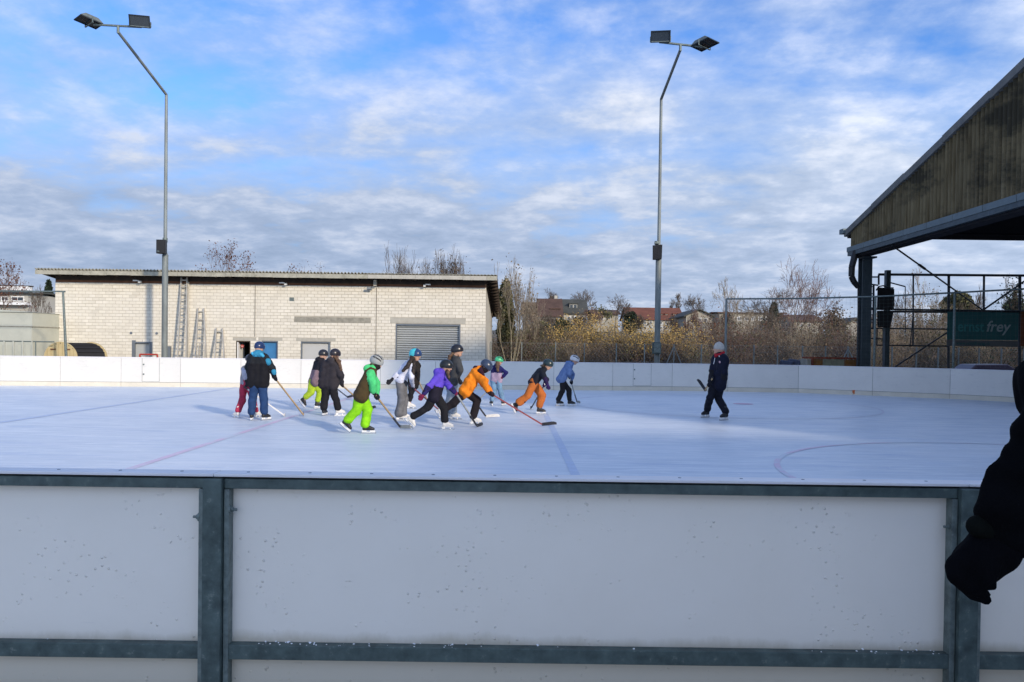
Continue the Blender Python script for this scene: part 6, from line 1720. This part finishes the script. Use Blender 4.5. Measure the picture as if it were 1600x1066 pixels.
# 9 tall grey sweater
person(dict(c='C', label='tall child in a dark grey sweater and pale grey trousers standing behind the orange jacket', yaw=40, look=5, pitch=0, size=1.1, hd=(590,182), nk=(568,232), ch=(562,280), hp=(535,500),
  feet=(('g',570,850,0),('g',500,845,20)), kn=((560,670,.1),(520,670)), arms={'R':((625,370,-.2),('S',600,450)), 'L':((560,380,.2),('S',620,480))},
  jacket=dict(name='sweater', cols=[(.050,.052,.055)]*6, bulk=.018, hem=-.04), trousers=dict(cols=[(.25,.29,.34)], bulk=.02, wide=.022),
  helmet=dict(id='tallkid', cols=[(.014,.014,.018)], visor=1), boots=('w','w'), hair=(('b',[(520,230,-.1),(505,268,-.12)],.045),),
  stick=dict(label='hockey stick with a cream blade held by the tall child in grey', butt=(578,425), heel=(872,832), toe=(970,826), col='grey', blade='white', tape=1, dy=-.1)))
# 10 orange jacket
person(dict(c='C', label='child in a bright orange padded jacket and black trousers bending low over the stick', yaw=0, look=-5, pitch=-50, size=1.06, hd=(868,330), nk=(820,362), ch=(775,400), hp=(672,575),
  feet=(('g',775,900,5),('l',398,815,-.1,(.50,0,-.86),(.86,0,.5))), order='LR', kn=((790,665,.12),(555,690,-.1)), arms={'R':((862,480,-.28),('S',898,575)), 'L':((850,500,.25),('S',925,610))},
  jacket=dict(cols=[(.78,.22,.012),(.78,.22,.012),(.78,.22,.012),(.030,.010,.022),K,(.78,.22,.012)], bulk=.045, hood=1, hem=.0, flare=1.3, nf=36, fold=.016), trousers=dict(cols=[(.012,.009,.012)], bulk=.02, wide=.012),
  extra=[('shoulder_patch',(.035,.010,.022),[((818,372,-.2),(845,415,-.24),.055,.042)])],
  helmet=dict(id='navykid', cols=[(.03,.045,.085)]), facecover=(.014,.010,.014), boots=('w','w'), gloves=(.02,.010,.014),
  stick=dict(label='long reddish brown hockey stick stretched out by the child in the orange jacket', butt=(885,575), heel=(1422,912), toe=(1508,905), col='red', blade='black', dy=-.2)))
# 11 green helmet
person(dict(c='D', label='small child in a navy and lilac jacket and blue jeans with a green helmet', yaw=70, look=20, size=.93, hd=(262,228), nk=(246,270), ch=(240,310), hp=(235,440),
  feet=(('g',182,690,110),('g',312,690,60)), kn=((212,560),(282,560)), arms={'R':((342,348,-.1),('S',298,395)), 'L':((200,340,.2),('S',230,430))},
  jacket=dict(cols=[(.36,.27,.37),(.015,.015,.085),(.015,.015,.10),(.02,.02,.08),K,(.015,.012,.09)], bulk=.02, hem=-.05, split=.35), trousers=dict(cols=[(.15,.26,.38)], bulk=.016, wide=.012),
  helmet=dict(id='greenkid', cols=[(.06,.42,.19)], vents=2, ventc=(.5,.55,.5), visor=1), boots=('k','k'), hair=(('b',[(250,290,-.12),(252,330,-.15)],.06),), gloves=(.12,.02,.05),
  stick=dict(label='grey hockey stick of the small child with the green helmet', butt=(318,380), heel=(10,680), toe=(-20,690), col='grey', blade='black', dy=-.1)))
# 12 orange trousers
person(dict(c='D', label='child in orange trousers and a dark jacket striding right with a dark helmet', yaw=10, look=-15, pitch=-25, size=1.0, hd=(770,268), nk=(735,308), ch=(700,342), hp=(622,450),
  feet=(('g',703,782,0),('l',400,738,-.05,(.40,0,-.92),(.92,0,.4))), order='LR', kn=((712,588,.1),(562,590,-.1)), arms={'R':((738,400,-.25),(768,472,-.3)), 'L':((760,420,.2),('S',733,480))},
  jacket=dict(cols=[(.010,.011,.020),(.010,.013,.022),(.010,.013,.022),(.012,.012,.02),K,(.018,.010,.05)], bulk=.024, hem=.02), trousers=dict(cols=[(.46,.13,.028),(.012,.012,.014)], bulk=.03, wide=.014, short=.06),
  extra=[('leg_gaiter',(.012,.012,.014),[((520,640,-.1),(455,678,-.08),.062,.055)])],
  helmet=dict(id='dkkid', cols=[(.014,.03,.035)]), boots=('k','k'), gloves=(.03,.015,.09), hair=(('d',[(722,280,-.1),(702,276,-.12)],.035),),
  stick=dict(label='black hockey stick trailing behind the child in orange trousers', butt=(742,468), heel=(604,722), toe=(508,746), col='black', blade='black', dy=0)))
# 13 pale blue hoodie
person(dict(c='D', label='child in a pale blue hooded sweater and black trousers with a white helmet', yaw=15, look=-5, pitch=-25, size=1.02, hd=(1048,218), nk=(1015,252), ch=(985,288), hp=(915,410),
  feet=(('g',898,694,20),('g',1018,697,0)), kn=((925,530),(992,530)), order='RL', arms={'R':((998,355,-.22),('S',1005,395)), 'L':((1030,360,.2),('S',1022,450))},
  jacket=dict(name='hooded_sweater', cols=[(.115,.19,.38)]*6, bulk=.022, hood=1, hem=.06), trousers=dict(cols=[(.012,.012,.015)], bulk=.010, wide=.006),
  helmet=dict(id='whitekid', cols=[(.55,.56,.58)], vents=2, visor=1), boots=('k','k'), gloves=K, hair=(('d',[(1022,250,-.05),(1016,262,-.06)],.05),),
  stick=dict(label='pale hockey stick held by the child in the pale blue sweater', butt=(992,365), heel=(1075,662), toe=(1150,682), col='grey', blade='grey', tape=1, dy=-.1)))
# coach
person(dict(c='E', label='adult coach in a navy jacket, red collar and pale grey woollen hat, skating apart', yaw=200, look=165, pitch=0, size=1.18, shw=.165, hpw=.085, hd=(460,222), nk=(464,272), ch=(472,318), hp=(445,575),
  feet=(('g',325,895,215),('g',508,922,215)), order='RL', kn=((372,700,-.1),(455,700,.05)), arms={'L':((512,455,-.25),(488,565,-.15)), 'R':((395,440,.05),('S',362,560))},
  jacket=dict(cols=[(.006,.008,.022)]*3+[(.006,.008,.022)]+[K]*2, bulk=.03, hem=.0, flare=1.25), trousers=dict(cols=[(.007,.008,.015)], bulk=.012, wide=.012),
  extra=[('collar',(.40,.02,.03),[((428,290,-.12),(450,278,-.13),.03,.03),((470,275,-.14),(508,256,-.06),.03,.03),((430,292,-.12),(424,275,-.05),.028,.028)]), ('drawcord',(.7,.7,.7),[((420,310,-.185),(408,368,-.21),.011,.009),((462,290,-.16),(466,302,-.17),.012,.012)]), ('jacket_badge',(.45,.30,.34),[((468,348,-.205),(469,352,-.205),.024,.024)]), ('glove_patch',(.6,.6,.6),[((484,590,-.2),(494,598,-.2),.014,.014)])],
  beanie=(.42,.41,.38), boots=('k','k'), gloves=K,
  stick=dict(label='short looking hockey stick held blade up before the coach', butt=(402,498), heel=(322,640), toe=(282,585), col='wood', blade='black', air=1, dy=-.1)))

# ------------------------------------------------------------------ onlooker at the right edge: only a sleeve and glove are in the frame
def bystander():
    YA = 1.95
    t = thing('person', 'onlooker in a thick black winter coat and dark glove at the right edge', 'person', P(1760,900,YA+.1)*1.0)
    t.location.z = .02; ORG[t.name] = Vector(t.location)
    q = lambda u, v, dy=0.0: tuple(P(u, v, YA+dy))
    hip = Vector(P(1800,1000,YA+.25)); hx, hy = hip.x, hip.y
    v3 = lambda v: (v.x, v.y, v.z)
    shR = Vector(q(1668,612,.05)); el_ = Vector(q(1612,755)); wr = Vector(q(1556,840))
    nk = Vector((hx, hy, 1.47)); hd = Vector((hx-.02, hy+.05, 1.66)); shL = Vector((2*hx-shR.x, hy, 1.40)); hpv = Vector((hx, hy, .92))
    # body
    B = [('e', v3(hd), (.09,.105,.13), None, 0), ('c', v3(hd), v3(nk), .06,.065,0), ('c', v3(nk), v3(hpv), .12,.14,0), ('c', v3(shR), v3(shL), .07,.07,0), ('c', v3(hd+Vector((0,.09,0))), v3(hd+Vector((0,.118,-.025))), .012,.018,0),
         ('c', v3(shR), v3(el_), .055,.045,0), ('c', v3(el_), v3(wr), .044,.03,0), ('c', v3(shL), v3(shL+Vector((.06,0,-.3))), .055,.045,0), ('c', v3(shL+Vector((.06,0,-.3))), v3(shL+Vector((.05,.1,-.55))), .044,.03,0)]
    for s in (-1,1): B += [('c', (hx+s*.10,hy,.92), (hx+s*.12,hy+.02,.5), .085,.06,0), ('c', (hx+s*.12,hy+.02,.5), (hx+s*.12,hy,.10), .058,.042,0), ('c', (hx+s*.12,hy,.08), (hx+s*.13,hy+.15,.07), .045,.035,0)]
    V, Q, mi = surf(B, .02, k=.03); npobj('body', V, Q, m_skin, t, smooth=True)
    coat = mat('coat_black', (.0035,.0037,.0045), 1.0, 0, .2, 9, .3, 55, 0.03)
    # sleeve: puffy bulges that follow the outline of the photograph
    pr = []
    sl = [(1675,590,.100),(1668,640,.092),(1660,688,.080),(1640,718,.081),(1632,762,.088),(1610,770,.088),(1598,795,.086),(1583,812,.080),(1560,832,.062)]
    for i in range(len(sl)-1):
        a, b = sl[i], sl[i+1]; pr.append(('c', q(a[0],a[1]), q(b[0],b[1]), a[2]*.9, b[2]*.9, 0))
    for u, v, r in ((1600,718,.045),(1584,738,.044),(1583,757,.05),(1563,785,.046),(1550,806,.045),(1577,790,.06),(1630,800,.066),(1606,828,.045),(1624,668,.06),(1640,612,.06)):
        pr.append(('e', q(u,v,-.01), (r,r*1.2,r), None, 0))
    pr += [('c', v3(shR), v3(shL), .12,.12,0), ('c', v3(nk), v3(hpv+Vector((0,0,-.1))), .15,.2,0), ('c', (hx-.1,hy,1.3), (hx-.1,hy,.8), .14,.17,0), ('c', (hx+.1,hy,1.3), (hx+.1,hy,.8), .14,.17,0), ('c', (hx,hy-.03,1.5),(hx,hy-.06,1.46),.12,.12,0),
           ('c', v3(shL), v3(shL+Vector((.06,0,-.3))), .09,.08,0), ('c', v3(shL+Vector((.06,0,-.3))), v3(shL+Vector((.05,.1,-.52))), .08,.06,0)]
    V, Q, mi = surf(pr, .011, k=.025, noise=.014, nf=34, seed=9); npobj('coat', V, Q, coat, t, smooth=True)
    V, Q, mi = surf([('c', q(1530,822,-.01), q(1572,842,-.01), .032,.036,0), ('c', q(1572,842,-.01), q(1588,836,.03), .034,.034,0)], .009, k=.02, noise=.005, nf=50); npobj('cuff', V, Q, mat('cuff_olive', (.006,.007,.006), 1.0, 0, .2, 9, .3, 55, 0.04), t, smooth=True)
    # glove with five fingers, loosely curled
    gp = [('c', q(1560,846), q(1548,862), .058,.060,0), ('c', q(1548,862), q(1528,880), .060,.056,0), ('c', q(1528,880), q(1514,896), .056,.046,0), ('c', q(1530,868,-.02), q(1506,890,-.03), .046,.04,0)]
    def fin(pts, rs):
        for i in range(len(pts)-1): gp.append(('c', q(*pts[i]), q(*pts[i+1]), rs[i], rs[i+1], 0))
    fin([(1506,884,-.05),(1497,902,-.05),(1512,918,-.06),(1530,926,-.07)], (.020,.019,.017,.011))
    fin([(1512,890,-.02),(1505,910,-.02),(1521,925,-.03),(1540,937,-.04)], (.020,.019,.017,.010))
    fin([(1520,894,.02),(1515,914,.02),(1528,926,.02),(1541,930,.01)], (.020,.019,.016,.011))
    fin([(1528,894,.06),(1527,912,.06),(1536,922,.06)], (.019,.017,.013))
    fin([(1548,872,-.05),(1546,893,-.07),(1543,908,-.08),(1553,916,-.09)], (.024,.021,.016,.009))
    V, Q, mi = surf(gp, .0075, k=.012, noise=.005, nf=48, seed=3); npobj('glove', V, Q, mat('winter_glove', (.0035,.0035,.0045), 1.0, 0, .2, 9, .3, 55, 0.04), t, smooth=True)
    for s in (-1,1):
        V, Q, mi = surf([('c', (hx+s*.10,hy,.95), (hx+s*.12,hy+.02,.5), .12,.085,0), ('c', (hx+s*.12,hy+.02,.5), (hx+s*.12,hy,.14), .085,.075,0)], .02, k=.03, noise=.01); npobj('trouser_leg', V, Q, coat, t, smooth=True)
        V, Q, mi = surf([('c', (hx+s*.12,hy-.04,.07), (hx+s*.13,hy+.17,.06), .052,.045,0), ('c', (hx+s*.12,hy-.02,.08), (hx+s*.12,hy-.01,.2), .055,.06,0)], .012, k=.03); npobj('boot', V, Q, m_bootk, t, smooth=True)
    V, Q, mi = surf([('e', v3(hd+Vector((0,-.005,.035))), (.105,.12,.12), None, 0)], .012, cuts=((v3(hd+Vector((0,0,.0))), (0,.15,-1)),), k=.02); npobj('hat', V, Q, cloth((.02,.02,.03)), t, smooth=True)
bystander()
